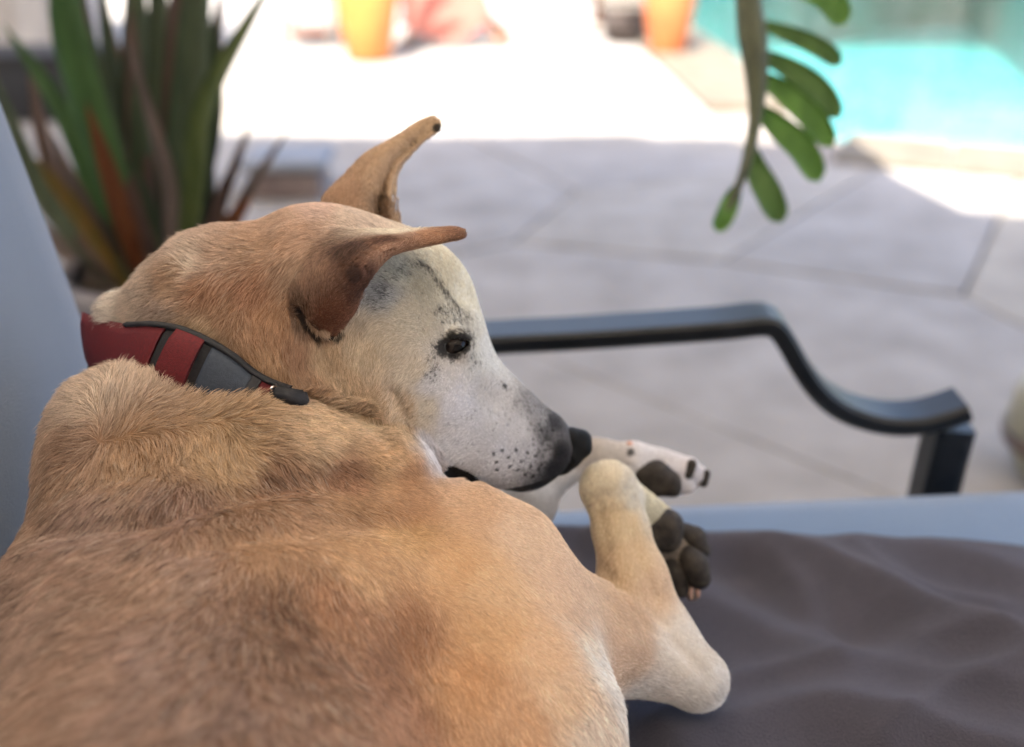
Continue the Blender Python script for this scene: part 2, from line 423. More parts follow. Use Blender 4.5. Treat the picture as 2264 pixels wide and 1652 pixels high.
# eye
ico = bpy.data.meshes.new('eye')
import bmesh
def sphere_mesh(name, r, seg=40):
    me = bpy.data.meshes.new(name); bm = bmesh.new(); bmesh.ops.create_uvsphere(bm, u_segments=seg, v_segments=seg // 2, radius=r); bm.to_mesh(me); bm.free(); return me
ey = link('eye', sphere_mesh('eye', EYE_R), mE); ey.location = tuple(EYE_C); bpy.context.view_layer.update()
ey.parent = dog; ey.matrix_parent_inverse = dog.matrix_world.inverted()
# pads of the folded near paw
n_pads = [
    [(1446, 1162, 32, 1474, 1164, 35), (1446, 1186, 30, 1476, 1190, 28)],
    [(1514, 1180, 20, 1534, 1192, 23), (1534, 1192, 23, 1550, 1216, 17)],
    [(1520, 1230, 23, 1534, 1250, 28), (1534, 1250, 28, 1546, 1278, 22)],
    [(1482, 1240, 25, 1492, 1266, 28), (1492, 1266, 28, 1502, 1300, 18)]]
for pr in n_pads:
    dd = on((pr[0][0] + pr[-1][3]) / 2, (pr[0][1] + pr[-1][4]) / 2)[2] + .0062
    blob('paw_pad', [((a, b, dd), r1 + 4, (c, d, dd), r2 + 4) for a, b, r1, c, d, r2 in pr], M_pad, dog, rough=.00035)
f_pads = [
    [(1416, 1044, 27, 1450, 1048, 30), (1450, 1048, 30, 1480, 1066, 27), (1440, 1072, 25, 1488, 1082, 18), (1425, 1062, 22, 1445, 1076, 22)],
    [(1530, 1026, 11, 1521, 1048, 12)], [(1562, 1047, 9, 1556, 1068, 10)]]
for pr in f_pads:
    dd = on((pr[0][0] + pr[-1][3]) / 2, (pr[0][1] + pr[-1][4]) / 2)[2] + (.004 if len(pr) > 1 else .0015)
    blob('paw_pad', [((a, b, dd), r1, (c, d, dd), r2) for a, b, r1, c, d, r2 in pr], M_pad, dog)
for a, b in (((1527, 1302), (1528, 1322)), ((1542, 1298), (1544, 1318)), ((1392, 982), (1406, 1000))):
    q = on(*a); blob('claw', [((a[0], a[1], q[2] + .001), 7.5, (b[0], b[1], q[2] - .001), 3.2)], M_claw, dog, .0007)

# ---------------------------------------------------------------- collar round the neck
M_red = noise_mat('red_webbing', (.085, .002, .005), (.135, .004, .008), 500, .75, .8, 1500, dist=.0006)
M_dk = noise_mat('black_webbing', (.008, .008, .010), (.016, .016, .020), 400, .7, .6, 1200, dist=.0005)
M_slate = noise_mat('slate_nylon', (.022, .032, .050), (.036, .048, .070), 500, .6, .5, 1300, dist=.0005)
M_steel = noise_mat('steel', (.6, .6, .6), (.7, .7, .7), 50, .2, 0, metal=1)
col = empty('dog_collar', tuple(P(420, 800, .85)), 'red webbing collar with black and slate blue bands round the dog\'s neck', 'collar')
def neck_d(u, v):
    """depth of the neck alone along that line of sight"""
    use = [x for x in PRIMS if x[0] == 'head'][12:]; r = ray(u, v); t = .7
    for _ in range(80):
        p = (C0 + t * r)[None]; d = 9.
        for _, k, dt, kk in use: d = smin(np.array([d]) if np.isscalar(d) else d, prim_d(p, k, dt), kk)
        if d[0] < .0004: return t
        t += max(d[0] * .8, .0005)
        if t > 1.0: return None
    return t
topc = [(188, 690, .872), (214, 700, .852), (278, 716), (335, 716), (388, 722), (435, 738), (482, 762), (525, 790), (564, 822), (610, 846), (667, 862), (688, 850, .86)]
def cc(pt, off=.005):
    if len(pt) == 3: return P(*pt)
    d = on(pt[0], pt[1] - 6)[2] - .001 if pt[0] > 430 else neck_d(*pt); return P(pt[0], pt[1], (d if d else .84) - off)
TOP = [cc(p) for p in topc]
BOT = []
for i, p in enumerate(topc):
    k = i / (len(topc) - 1); q = (p[0] + 18 - 75 * min(1, i / 4), p[1] + 128)
    BOT.append(P(q[0], q[1], (TOP[i] - C0) @ AXF - .002 + .006 * math.sin(k * 3)))
back = [(672, 810, .90), (600, 770, .925), (450, 730, .94), (300, 700, .925), (235, 700, .885)]
TOPb = [P(*q) for q in back]; BOTb = [P(a - 40, b + 120, d) for a, b, d in back]
def cr(A, n):
    A = np.array(A); pad = np.concatenate([2 * A[:1] - A[1:2], A, 2 * A[-1:] - A[-2:-1]]); out = []
    for i in range(len(A) - 1):
        p0, p1, p2, p3 = pad[i:i + 4]
        for j in range(n):
            t = j / n; out.append(.5 * (2 * p1 + (p2 - p0) * t + (2 * p0 - 5 * p1 + 4 * p2 - p3) * t * t + (3 * p1 - p0 - 3 * p2 + p3) * t ** 3))
    out.append(A[-1]); return np.array(out)
def strip(name, T, B, mat, parent, th, out=0.0, bulge=.002, rows=6, label=None):
    """a thick band between two edge curves"""
    T, B = np.array(T), np.array(B); n = len(T); cen = P(430, 800, .875)
    tan = np.gradient(T, axis=0); up = T - B; nr = np.cross(tan, up); nr /= np.linalg.norm(nr, axis=1)[:, None]
    s = np.sign(((T + B) / 2 - cen)[:, None, :] @ nr[:, :, None])[:, 0]; nr = nr * s
    V = []
    for side in (1, 0):
        for j in range(rows):
            f = j / (rows - 1); e = 1 - (2 * f - 1) ** 2
            V.append(T * (1 - f) + B * f + nr * (out + side * th * (.35 + .65 * min(1, e * 3)) + bulge * e))
    V = np.array(V); ring = list(range(rows)) + list(range(2 * rows - 1, rows - 1, -1)); m = len(ring)
    F = []
    for k in range(m):
        a, b = ring[k], ring[(k + 1) % m]
        for i in range(n - 1): F.append((a * n + i, b * n + i, b * n + i + 1, a * n + i + 1))
    F.append([ring[k] * n for k in range(m)]); F.append([ring[k] * n + n - 1 for k in range(m)][::-1])
    o = mesh(name, V.reshape(-1, 3), F, mat, parent)
    if label: o['label'] = label
    return o
Tc, Bc = cr(TOP + TOPb, 8), cr(BOT + BOTb, 8)
def seg(a, b): return Tc[int(a * 8):int(b * 8) + 1], Bc[int(a * 8):int(b * 8) + 1]
strip('band', *seg(0, 16), M_dk, col, .0022)
strip('webbing', *seg(0, 3.75), M_red, col, .0022, .0016, label='wide dark red webbing')
strip('strap', *seg(4.35, 5.6), M_red, col, .004, .003, .003, label='bright red strap loop')
strip('sleeve', *seg(5.9, 8.1), M_slate, col, .0025, .0016, .003, label='slate blue nylon sleeve')
strip('webbing', *seg(8.5, 9.6), M_red, col, .0022, .0016, label='short red end of the webbing')
def part_strip(name, a, b, f0, f1, mat, th, out):
    T, B = seg(a, b); return strip(name, T * (1 - f0) + B * f0, T * (1 - f1) + B * f1, mat, col, th, out, .001, 4)
part_strip('buckle', 8.05, 8.55, -.02, 1, M_dk, .005, .002)
part_strip('edging', 2.2, 9.7, -.04, .08, M_dk, .003, .001)
part_strip('buckle_tip', 9.3, 10.0, .0, .28, M_dk, .005, .003)
part_strip('metal_pin', 9.34, 9.45, .04, .16, M_steel, .002, .007)
# ---------------------------------------------------------------- coat: colour, length and direction guides read off the visible side
def lin(c): c = np.array(c, float) / 255; return np.where(c < .04045, c / 12.92, ((c + .055) / 1.055) ** 2.4)
COL = [ # u v r g b; coat colour with fold and groove shade kept in
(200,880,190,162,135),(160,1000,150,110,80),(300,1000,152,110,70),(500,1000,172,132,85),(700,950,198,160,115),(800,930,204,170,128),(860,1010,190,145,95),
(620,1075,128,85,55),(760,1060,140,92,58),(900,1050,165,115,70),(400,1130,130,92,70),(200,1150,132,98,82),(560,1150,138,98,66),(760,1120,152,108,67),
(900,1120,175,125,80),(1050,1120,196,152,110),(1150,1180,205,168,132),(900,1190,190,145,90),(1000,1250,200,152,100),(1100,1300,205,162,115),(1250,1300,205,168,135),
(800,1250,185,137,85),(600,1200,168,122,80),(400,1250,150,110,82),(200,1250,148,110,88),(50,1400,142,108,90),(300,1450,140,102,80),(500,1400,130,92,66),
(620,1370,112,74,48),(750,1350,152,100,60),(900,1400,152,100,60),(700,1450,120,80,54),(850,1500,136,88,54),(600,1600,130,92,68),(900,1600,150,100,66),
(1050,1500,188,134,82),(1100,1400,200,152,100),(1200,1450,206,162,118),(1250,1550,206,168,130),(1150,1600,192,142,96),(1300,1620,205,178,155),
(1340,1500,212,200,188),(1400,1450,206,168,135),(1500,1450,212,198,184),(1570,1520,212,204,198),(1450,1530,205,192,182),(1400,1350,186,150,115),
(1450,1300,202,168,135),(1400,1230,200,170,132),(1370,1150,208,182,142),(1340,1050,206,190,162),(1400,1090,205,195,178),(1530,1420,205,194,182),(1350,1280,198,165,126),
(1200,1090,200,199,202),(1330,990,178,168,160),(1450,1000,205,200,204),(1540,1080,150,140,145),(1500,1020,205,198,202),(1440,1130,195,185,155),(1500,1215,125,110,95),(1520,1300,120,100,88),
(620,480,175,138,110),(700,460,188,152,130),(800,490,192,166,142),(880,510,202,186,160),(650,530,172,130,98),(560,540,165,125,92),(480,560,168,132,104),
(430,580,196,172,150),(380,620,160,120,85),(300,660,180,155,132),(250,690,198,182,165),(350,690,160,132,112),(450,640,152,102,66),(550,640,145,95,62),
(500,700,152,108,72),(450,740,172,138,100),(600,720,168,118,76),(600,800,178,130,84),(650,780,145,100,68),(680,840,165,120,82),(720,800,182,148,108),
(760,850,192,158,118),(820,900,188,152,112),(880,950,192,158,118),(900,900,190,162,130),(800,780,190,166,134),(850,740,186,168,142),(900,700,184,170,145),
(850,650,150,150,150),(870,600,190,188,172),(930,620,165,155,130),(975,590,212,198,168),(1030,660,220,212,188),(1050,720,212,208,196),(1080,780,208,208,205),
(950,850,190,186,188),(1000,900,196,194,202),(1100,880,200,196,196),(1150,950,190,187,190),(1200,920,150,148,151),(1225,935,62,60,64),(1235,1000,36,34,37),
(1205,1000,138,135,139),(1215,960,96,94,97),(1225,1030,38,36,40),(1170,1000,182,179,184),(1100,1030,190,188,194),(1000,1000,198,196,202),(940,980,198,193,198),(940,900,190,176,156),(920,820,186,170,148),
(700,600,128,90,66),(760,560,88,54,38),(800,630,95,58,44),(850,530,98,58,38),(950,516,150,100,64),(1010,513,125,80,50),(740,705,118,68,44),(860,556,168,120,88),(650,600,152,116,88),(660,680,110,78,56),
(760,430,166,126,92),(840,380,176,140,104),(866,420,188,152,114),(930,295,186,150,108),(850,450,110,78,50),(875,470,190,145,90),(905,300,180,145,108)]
DIR = [ # u v du dv length_mm lift
(180,860,-.9,-.5,17,.45),(300,840,.3,-1,17,.55),(420,860,.5,-1,17,.6),(500,885,.7,-.9,16,.6),(130,900,-1,-.3,14,.35),(100,1000,-.7,.8,14,.3),(175,945,-1,.2,17,.25),(262,890,.2,-1,16,.3),(262,940,.3,-.9,15,.25),(262,1000,0,1,17,.25),(335,925,.9,-.5,16,.3),(340,985,.3,.9,17,.25),
(450,1000,.2,1,19,.22),(620,960,.9,.1,15,.3),(690,880,.8,-.8,15,.6),(780,905,1,-.5,15,.6),(850,960,1,.1,13,.3),(620,1060,.4,.85,15,.22),(800,1060,.8,.5,9,.15),(950,1080,.9,.45,5,.1),
(300,1100,-.1,1,18,.22),(130,1100,-.4,.9,17,.25),(500,1150,.15,1,13,.2),(700,1170,.3,.95,10,.15),(850,1220,.5,.85,7,.12),(1000,1250,.75,.6,5.5,.08),(1150,1170,.85,.55,4.5,.08),(1280,1260,.8,.6,4.5,.08),
(600,1290,-.1,1,11,.15),(700,1330,.05,1,11,.18),(400,1300,-.3,1,17,.2),(200,1300,-.45,.9,20,.25),(50,1400,-.5,.85,21,.3),(200,1500,-.5,.9,21,.25),(400,1550,-.35,1,18,.22),(560,1430,-.2,1,15,.22),
(700,1500,-.15,1,13,.18),(900,1420,.2,1,9,.12),(900,1600,.0,1,10,.14),(1080,1400,.55,.85,6,.08),(1150,1560,.35,.95,7,.1),(1240,1430,.75,.7,5,.08),(1310,1600,.5,.9,9,.2),
(1330,1500,.7,.75,12,.35),(1350,1400,.85,.5,5,.08),(1420,1450,.9,.4,5,.1),(1500,1480,.9,.4,5,.1),(1575,1525,.8,.6,7,.3),(1450,1535,.8,.6,8,.3),
(1470,1370,.3,.9,4.5,.08),(1430,1280,.3,.9,4,.08),(1375,1150,0,1,3.5,.08),(1340,1050,-.3,-1,3.5,.1),(1400,1090,.6,.6,5,.25),(1450,1130,.6,.6,5,.15),(1500,1215,.5,.6,2.5,.1),
(1200,1090,.6,-.8,3,.08),(1330,1000,1,0,3,.08),(1450,1000,1,.1,3,.1),(1530,1060,1,.2,2,.1),
(1220,960,-.8,-.5,1.2,.1),(1170,940,-.8,-.45,1.8,.1),(1100,950,-.9,-.2,2.2,.1),(1100,1040,-.8,.3,2.4,.12),(1000,950,-.9,.2,3,.1),(1100,860,-.75,-.7,2.5,.1),(1050,760,-.6,-.8,3,.1),(950,850,-.8,.5,3.4,.1),
(900,800,-.7,.6,4,.1),(850,850,-.5,.8,5,.1),(1030,690,-.5,-.8,3.5,.12),(1000,620,-.6,-.8,4,.1),(930,650,-.8,-.3,3.5,.12),(900,720,-.9,.1,3.5,.1),(980,560,-.7,-.7,4,.1),
(960,820,-.7,.6,2.5,.1),(1000,800,-.3,.9,2,.1),(960,740,-.8,-.3,2.2,.1),
(880,520,-.95,-.3,5,.1),(780,480,-1,-.15,6,.1),(680,470,-1,.2,7,.1),(600,520,-.9,.45,8,.14),(700,560,-.9,.5,6,.1),(520,550,-.95,.1,10,.25),(430,570,-.9,-.6,15,.5),(390,620,-.8,.3,12,.3),
(500,640,-.5,.85,10,.18),(600,650,-.35,.9,8,.15),(640,740,.0,1,9,.15),(555,780,.3,.9,7,.2),(560,740,.1,1,9,.18),(600,800,.2,1,11,.22),(470,735,-.5,.7,8,.2),(690,840,.4,.9,11,.2),(300,670,-1,.0,16,.45),(240,690,-1,.0,18,.6),
(340,712,-1,.25,9,.2),(780,850,.15,1,7,.12),(730,790,.1,1,6,.12),(850,930,.4,.9,7,.12),(900,960,.5,.8,7,.12),(800,780,-.2,1,5,.1),
(680,650,.4,-.9,5,.12),(760,570,.8,-.5,4,.16),(850,535,1,-.1,3.2,.18),(950,515,1,0,2.8,.18),(740,705,.5,-.7,2,.1),(860,556,.8,-.5,2,.15),
(780,430,.5,-.85,3.6,.15),(850,350,.7,-.7,3,.15),(930,290,.8,-.6,2.6,.15),(870,440,.2,-1,2.5,.1)]
def groupof(p):
    g = np.full((len(p), 4), 9.)
    for i, nm in enumerate(('torso', 'near', 'far', 'head')):
        for grp, kind, dt, k in PRIMS:
            if grp == nm: g[:, i] = np.minimum(g[:, i], prim_d(p, kind, dt))
    r = g.argmin(1)
    for q, (bvh, lo, hi, th) in enumerate(EARS):
        ids = np.nonzero(((p > lo + .012) & (p < hi - .012)).all(1) & (g[:, 3] > .0015))[0]
        for j in ids:
            if bvh.find_nearest(Vector(p[j]), .0045)[0] is not None: r[j] = 4 + q
    return r
def guides(rows, n):
    A, B = [], []
    for r in rows:
        h = hit(r[0], r[1])
        if h is None: print('guide missed', r[:2]); continue
        A.append(np.concatenate(h)); B.append(r[2:])
    return np.array(A), np.array(B, float)
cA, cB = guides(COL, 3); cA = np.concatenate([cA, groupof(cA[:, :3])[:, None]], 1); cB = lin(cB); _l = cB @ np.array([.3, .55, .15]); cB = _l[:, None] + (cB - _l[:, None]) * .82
dA, dB = guides(DIR, 4); dA = np.concatenate([dA, groupof(dA[:, :3])[:, None]], 1)
def blend(p, nrm, A, B, power, gr):
    out = np.empty((len(p), B.shape[1])); pen = np.ones((6, 6)) * 25; np.fill_diagonal(pen, 1); pen[3, 4:] = 6; pen[4:, 3] = 6; pen[0, 1] = pen[1, 0] = 3
    for s in range(0, len(p), 40000):
        q = p[s:s + 40000]; d2 = ((q[:, None, :] - A[None, :, :3]) ** 2).sum(2)
        d2 = d2 * (1.6 - nrm[s:s + 40000] @ A[:, 3:6].T) * pen[gr[s:s + 40000]][:, A[:, 6].astype(int)] + 1e-6
        wt = d2 ** (-power); wt /= wt.sum(1)[:, None]; out[s:s + 40000] = wt @ B
    return out
def vnoise(p, f, seed=0):
    """smooth value noise, -1..1"""
    q = p * f + seed * 17.13; i = np.floor(q).astype(np.int64); t = q - i; t = t * t * (3 - 2 * t); r = 0
    for dx in (0, 1):
        for dy in (0, 1):
            for dz in (0, 1):
                n = ((i[:, 0] + dx) * 73856093) ^ ((i[:, 1] + dy) * 19349663) ^ ((i[:, 2] + dz) * 83492791) ^ (seed * 2654435)
                n = (n ^ (n >> 13)) * 1274126177; hsh = ((n ^ (n >> 16)) & 65535) / 32767.5 - 1
                r = r + hsh * (t[:, 0] if dx else 1 - t[:, 0]) * (t[:, 1] if dy else 1 - t[:, 1]) * (t[:, 2] if dz else 1 - t[:, 2])
    return r
def sv(x, y): return (.8844 * (900 + x / 2.263), .8844 * (600 + y / 2.263))
DOTS = [sv(*q) for q in ((805,1192),(885,1188),(948,1202),(760,1212),(843,1230),(992,1220),(775,1252),(912,1252),(850,1280),(895,1300),(968,1280),(938,1325),(983,1335),(778,1297),(1030,1270),(1012,1300),(1025,1075),(1092,1080),(825,830),(340,1150))]
def pld(u, v, pts):
    b = np.full(len(u), 1e9)
    for (x0, y0), (x1, y1) in zip(pts[:-1], pts[1:]):
        dx, dy = x1 - x0, y1 - y0; t = np.clip(((u - x0) * dx + (v - y0) * dy) / (dx * dx + dy * dy), 0, 1)
        b = np.minimum(b, np.hypot(u - x0 - t * dx, v - y0 - t * dy))
    return b
def coat(p, nrm, rnd, gr):
    c = blend(p, nrm, cA, cB, 1.9, gr)
    u, v, d = proj(p); head = (d > .76) & (v < 1110) & (u > 700) & (gr >= 3)
    face = (nrm @ AXF < .1) & head
    dark = np.zeros(len(p))
    for a, b in DOTS: dark = np.maximum(dark, (np.hypot(u - a, v - b) < 4.0) * .9)
    def line(pts, wdt, pr, mx=.9):
        q = pld(u, v, pts) / wdt; return np.where(rnd < pr * np.exp(-q * q), mx, 0)
    dark = np.maximum(dark, line([(826, 672), (850, 640), (876, 608), (905, 592), (932, 583)], 17, .38, .75))
    dark = np.maximum(dark, line([(932, 583), (960, 608), (980, 640), (998, 665)], 8, .62))
    dark = np.maximum(dark, line([(998, 665), (1020, 692)], 6, .75))
    dark = np.maximum(dark, line([(970, 690), (1000, 683), (1036, 705)], 12, .42))
    dark = np.maximum(dark, line([(985, 710), (1005, 702), (1030, 715)], 9, .35))
    dark = np.maximum(dark, line([(955, 795), (965, 815), (955, 835)], 13, .38))
    dark = np.maximum(dark, line([(1045, 790), (1060, 810)], 10, .25))
    dark = np.maximum(dark, line([(1110, 850), (1118, 862)], 5, .5))
    dark = np.maximum(dark, line([(900, 600), (920, 660), (900, 700)], 45, .06, .6))
    dark = np.maximum(dark, line([(950, 900), (1000, 930), (1150, 900)], 80, .07, .5))
    dark = np.maximum(dark, line([(1150, 880), (1215, 925)], 30, .36, .6))
    dark = np.maximum(dark, line([(1180, 1060), (1210, 1000), (1195, 940)], 34, .36, .7))
    q = np.hypot((u - 1004 + .35 * (v - 764)) / 46, (v - 762) / 36); dark = np.maximum(dark, np.where(q < .72, .97, np.where(rnd < .95 * np.exp(-((q - .72) / .25) ** 2), .9, 0)))
    dark = np.where(face, dark, 0)
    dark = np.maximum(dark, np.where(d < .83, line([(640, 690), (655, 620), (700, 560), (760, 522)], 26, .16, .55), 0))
    dark = np.maximum(dark, np.where(d < .86, line([(880, 860), (905, 925), (918, 1000)], 5, .5, .45), 0))  # cheek crease shade painted into the coat
    dark = np.maximum(dark, np.where(d < .86, line([(705, 760), (760, 850), (840, 945)], 14, .25, .45), 0))  # shade between neck and cheek painted into the coat
    lip = pld(u, v, [(964, 1040), (1000, 1044), (1028, 1056), (1048, 1068)])
    dark = np.maximum(dark, np.where(head & (d > .79) & (lip < 15) & (v > 1022), .97, 0))
    lip2 = pld(u, v, [(1048, 1070), (1075, 1083), (1110, 1089), (1160, 1080), (1200, 1068), (1245, 1050)])
    dark = np.maximum(dark, np.where(head & (d > .79) & (lip2 < 6), .85, 0))
    dark = np.maximum(dark, np.where((nrm @ AXF < .2) & (np.hypot((u - 966) / 12, (v - 284) / 10) < 1), .93, 0))    # dark mark on the far ear tip
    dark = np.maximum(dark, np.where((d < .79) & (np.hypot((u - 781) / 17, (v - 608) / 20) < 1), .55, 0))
    dark = np.maximum(dark, np.where((pld(u, v, [(656, 686), (676, 716), (703, 752)]) < 7) & (d < .85), .85, 0))  # slit behind the ear: recess shade put into the coat colour
    dark = np.maximum(dark, np.where((d > .77) & (pld(u, v, [(728, 748), (745, 748), (758, 736)]) < 4.5), .85, 0))  # dark of the tragus notch, also put into the coat
    dark = np.maximum(dark, np.where((d > .9) & (np.hypot((u - 1393) / 8, (v - 1000) / 9) < 1), .85, 0))
    return c * (1 - dark[:, None]) + np.array([.012, .010, .010]) * dark[:, None], dark

# vertex colours of the skin
bn = np.empty(len(BV) * 3, np.float32); body_me.vertices.foreach_get('normal', bn); bn = bn.reshape(-1, 3).astype(float)
vc, _ = coat(BV, bn, RNG.random(len(BV)), groupof(BV))
a = body_me.color_attributes.new('coat', 'FLOAT_COLOR', 'POINT')
a.data.foreach_set('color', np.concatenate([vc * .8, np.ones((len(vc), 1))], 1).astype(np.float32).ravel())

# hair roots
def grow(name, count, seed, widen=1.0):
    rng = np.random.default_rng(seed)
    A, B, Cc = BV[BF[:, 0]], BV[BF[:, 1]], BV[BF[:, 2]]; Dd = BV[BF[:, 3]]
    ar = (np.linalg.norm(np.cross(B - A, Cc - A), axis=1) + np.linalg.norm(np.cross(Cc - A, Dd - A), axis=1)) / 2
    ctr = (A + Cc) / 2; fn = bn[BF[:, 0]]; vw = C0 - ctr; vw /= np.linalg.norm(vw, axis=1)[:, None]
    fac = (fn * vw).sum(1); u, v, d = proj(ctr)
    wt = np.where(fac > -.25, 1.0, .22); wt *= np.where((v > 1720) | (u < -120), .3, 1)
    wt *= np.where((u > 640) & (v < 1120) & (d > .74) & (fac > -.3), 2.3, 1)      # the short coat of the face is denser
    wt *= np.where((ctr[:, 2] < .52), .3, 1)
    pr = ar * wt; pr /= pr.sum()
    f = rng.choice(len(BF), count, p=pr); r1, r2 = rng.random(count), rng.random(count)
    A, B, Cc, Dd = BV[BF[f, 0]], BV[BF[f, 1]], BV[BF[f, 2]], BV[BF[f, 3]]
    p = (A * (1 - r1)[:, None] + B * r1[:, None]) * (1 - r2)[:, None] + (Dd * (1 - r1)[:, None] + Cc * r1[:, None]) * r2[:, None]
    n = fn[f]
    # keep clear of eye, nose leather, pads and claws
    ok = np.linalg.norm(p - EYE_C, axis=1) > EYE_R * .92
    near = np.nonzero((p[:, 0] > .02) & (p[:, 1] > .6))[0]; kill = np.zeros(len(near), bool)
    for s in range(0, len(BARE), 60):
        cs_ = np.array([x[0] for x in BARE[s:s + 60]]); rs = np.array([x[1] for x in BARE[s:s + 60]])
        lo, hi = cs_.min(0) - .01, cs_.max(0) + .01; m_ = np.nonzero(((p[near] > lo) & (p[near] < hi)).all(1))[0]
        if len(m_): kill[m_] |= (((p[near][m_][:, None] - cs_[None]) ** 2).sum(2) < rs[None] ** 2).any(1)
    ok[near[kill]] = False
    uu, vv, d3 = proj(p); tl = np.interp(uu, [190, 214, 278, 335, 388, 435, 482, 525, 564, 610, 667], [694, 704, 720, 720, 726, 742, 766, 794, 826, 850, 866])
    ok &= ~((uu > 150) & (uu < 672) & (vv > tl) & (d3 > .772) & (vv < np.where(uu < 420, 815, 872)))   # no coat pokes through the collar
    p, n = p[ok], n[ok]; m = len(p); rnd = rng.random(m)
    gr = groupof(p); c, dark = coat(p, n, rnd, gr); dd = blend(p, n, dA, dB, 2.2, gr)
    g = dd[:, :1] * AXR - dd[:, 1:2] * AXU
    wob = np.stack([vnoise(p, 170, 1), vnoise(p, 170, 2), vnoise(p, 170, 3)], 1) * .28 + np.stack([vnoise(p, 45, 4), vnoise(p, 45, 5), vnoise(p, 45, 6)], 1) * .22
    g = g / (np.linalg.norm(g, axis=1)[:, None] + 1e-9) + wob + rng.normal(0, .16, (m, 3))
    g -= n * (g * n).sum(1)[:, None]; g /= np.linalg.norm(g, axis=1)[:, None] + 1e-9
    ln = dd[:, 2] * .00080 * (.62 + .6 * rng.random(m)) * (1 + .25 * vnoise(p, 60, 7)); lift = np.clip(dd[:, 3] * (1 + .8 * rng.normal(0, .35, m)), .03, .8)
    K = 5; t = np.linspace(0, 1, K)
    # each hair leaves along n*lift + g, then lies down
    pts = p[:, None, :] + (ln[:, None] * t)[:, :, None] * g[:, None, :] * (1 - .25 * lift)[:, None, None] + (ln * lift)[:, None, None] * (1.5 * t - .75 * t * t)[None, :, None] * n[:, None, :]
    # locks: tips lean to the middle of their lock
    cell = np.clip(ln * .28, .0012, .005); q = p + .0035 * np.stack([vnoise(p, 260, 8), vnoise(p, 260, 9), vnoise(p, 260, 10)], 1)
    lv = np.round(np.log2(cell / .0012)).astype(int); cs = .0012 * 2.0 ** lv
    key = np.floor(q / cs[:, None]).astype(np.int64); key = (key[:, 0] * 73856093) ^ (key[:, 1] * 19349663) ^ (key[:, 2] * 83492791) ^ (lv * 99991)
    uq, inv = np.unique(key, return_inverse=True); cnt = np.bincount(inv)
    cm = np.stack([np.bincount(inv, pts[:, -1, k]) / cnt for k in range(3)], 1)[inv]
    lock = .68 * np.clip(ln / .010, .25, 1) * (cnt[inv] > 2)
    pts += (cm - pts[:, -1])[:, None, :] * (lock[:, None] * t ** 1.6)[:, :, None]
    pts += rng.normal(0, 1, (m, 1, 3)) * (ln * .05)[:, None, None] * (t ** 2)[None, :, None]
    # keep strands above the skin
    pts[:, :, :] += n[:, None, :] * (.00025 * t)[None, :, None]
    val = (.66 + .56 * rng.random(m)) * (1 + .13 * vnoise(p, 120, 11)) * (1 + .30 * (rng.random(len(uq))[inv] - .5) * 2)
    longish = np.clip((ln - .006) / .008, 0, 1)
    dk = rng.random(m) < .16 * longish
    val = np.where(dk, val * .45, val); pale = rng.random(m) < .12 * longish
    c = c * val[:, None]; c = np.where(pale[:, None], c * .5 + np.array([.55, .43, .32]) * .5, c)
    rad = .00009 * widen * (.75 + .5 * rng.random(m)) * np.clip(ln / .006, .72, 1.25)
    prof = np.array([1, 1, .85, .6, .12])
    hc = bpy.data.hair_curves.new(name); hc.add_curves([K] * m)
    hc.points.foreach_set('position', pts.astype(np.float32).ravel())
    ra = hc.attributes.get('radius') or hc.attributes.new('radius', 'FLOAT', 'POINT')
    ra.data.foreach_set('value', (rad[:, None] * prof).astype(np.float32).ravel())
    ca = hc.attributes.new('coat', 'FLOAT_COLOR', 'CURVE'); ca.data.foreach_set('color', np.concatenate([np.clip(1.28 * c ** .74 * np.clip((c @ np.array([.3, .55, .15]) / .10), .22, 1)[:, None], 0, .95), np.ones((m, 1))], 1).astype(np.float32).ravel())
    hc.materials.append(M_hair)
    o = bpy.data.objects.new(name, hc); S.collection.objects.link(o); o.parent = dog; o.matrix_parent_inverse = dog.matrix_world.inverted()
    o['kind'] = 'stuff'; print(name, m)
    return o
HAIR_MODE = 'diff'
M_hair = bpy.data.materials.new('fur'); M_hair.use_nodes = True; nt = M_hair.node_tree
at = nt.nodes.new('ShaderNodeAttribute'); at.attribute_name = 'coat'
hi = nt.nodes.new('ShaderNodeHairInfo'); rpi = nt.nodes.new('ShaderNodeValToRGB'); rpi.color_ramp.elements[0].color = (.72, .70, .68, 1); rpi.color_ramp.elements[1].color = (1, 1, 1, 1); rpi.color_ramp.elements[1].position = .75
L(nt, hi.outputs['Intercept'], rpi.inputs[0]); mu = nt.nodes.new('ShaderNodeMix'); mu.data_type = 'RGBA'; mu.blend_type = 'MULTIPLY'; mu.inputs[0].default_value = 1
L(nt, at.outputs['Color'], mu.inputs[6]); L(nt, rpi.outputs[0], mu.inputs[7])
if HAIR_MODE == 'hair':
    nt.nodes.remove(nt.nodes['Principled BSDF']); h = nt.nodes.new('ShaderNodeBsdfHairPrincipled'); h.parametrization = 'COLOR'
    L(nt, mu.outputs[2], h.inputs['Color']); h.inputs['Roughness'].default_value = .42; h.inputs['Radial Roughness'].default_value = .75
    h.inputs['Random Roughness'].default_value = .2
    L(nt, h.outputs[0], nt.nodes['Material Output'].inputs[0])
else:
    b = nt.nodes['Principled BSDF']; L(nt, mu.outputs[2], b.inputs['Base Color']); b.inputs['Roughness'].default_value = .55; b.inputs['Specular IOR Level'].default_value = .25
BARE = []
for o in S.collection.objects:
    if o.type == 'MESH' and o.name.split('.')[0] in ('nose', 'paw_pad', 'claw'):
        co = np.empty(len(o.data.vertices) * 3, np.float32); o.data.vertices.foreach_get('co', co); co = co.reshape(-1, 3)[::9]
        for x in co[::2]: BARE.append((x.astype(float), .0032 if o.name.startswith('nose') else .0016))
fur = grow('fur', HAIRS, 11)

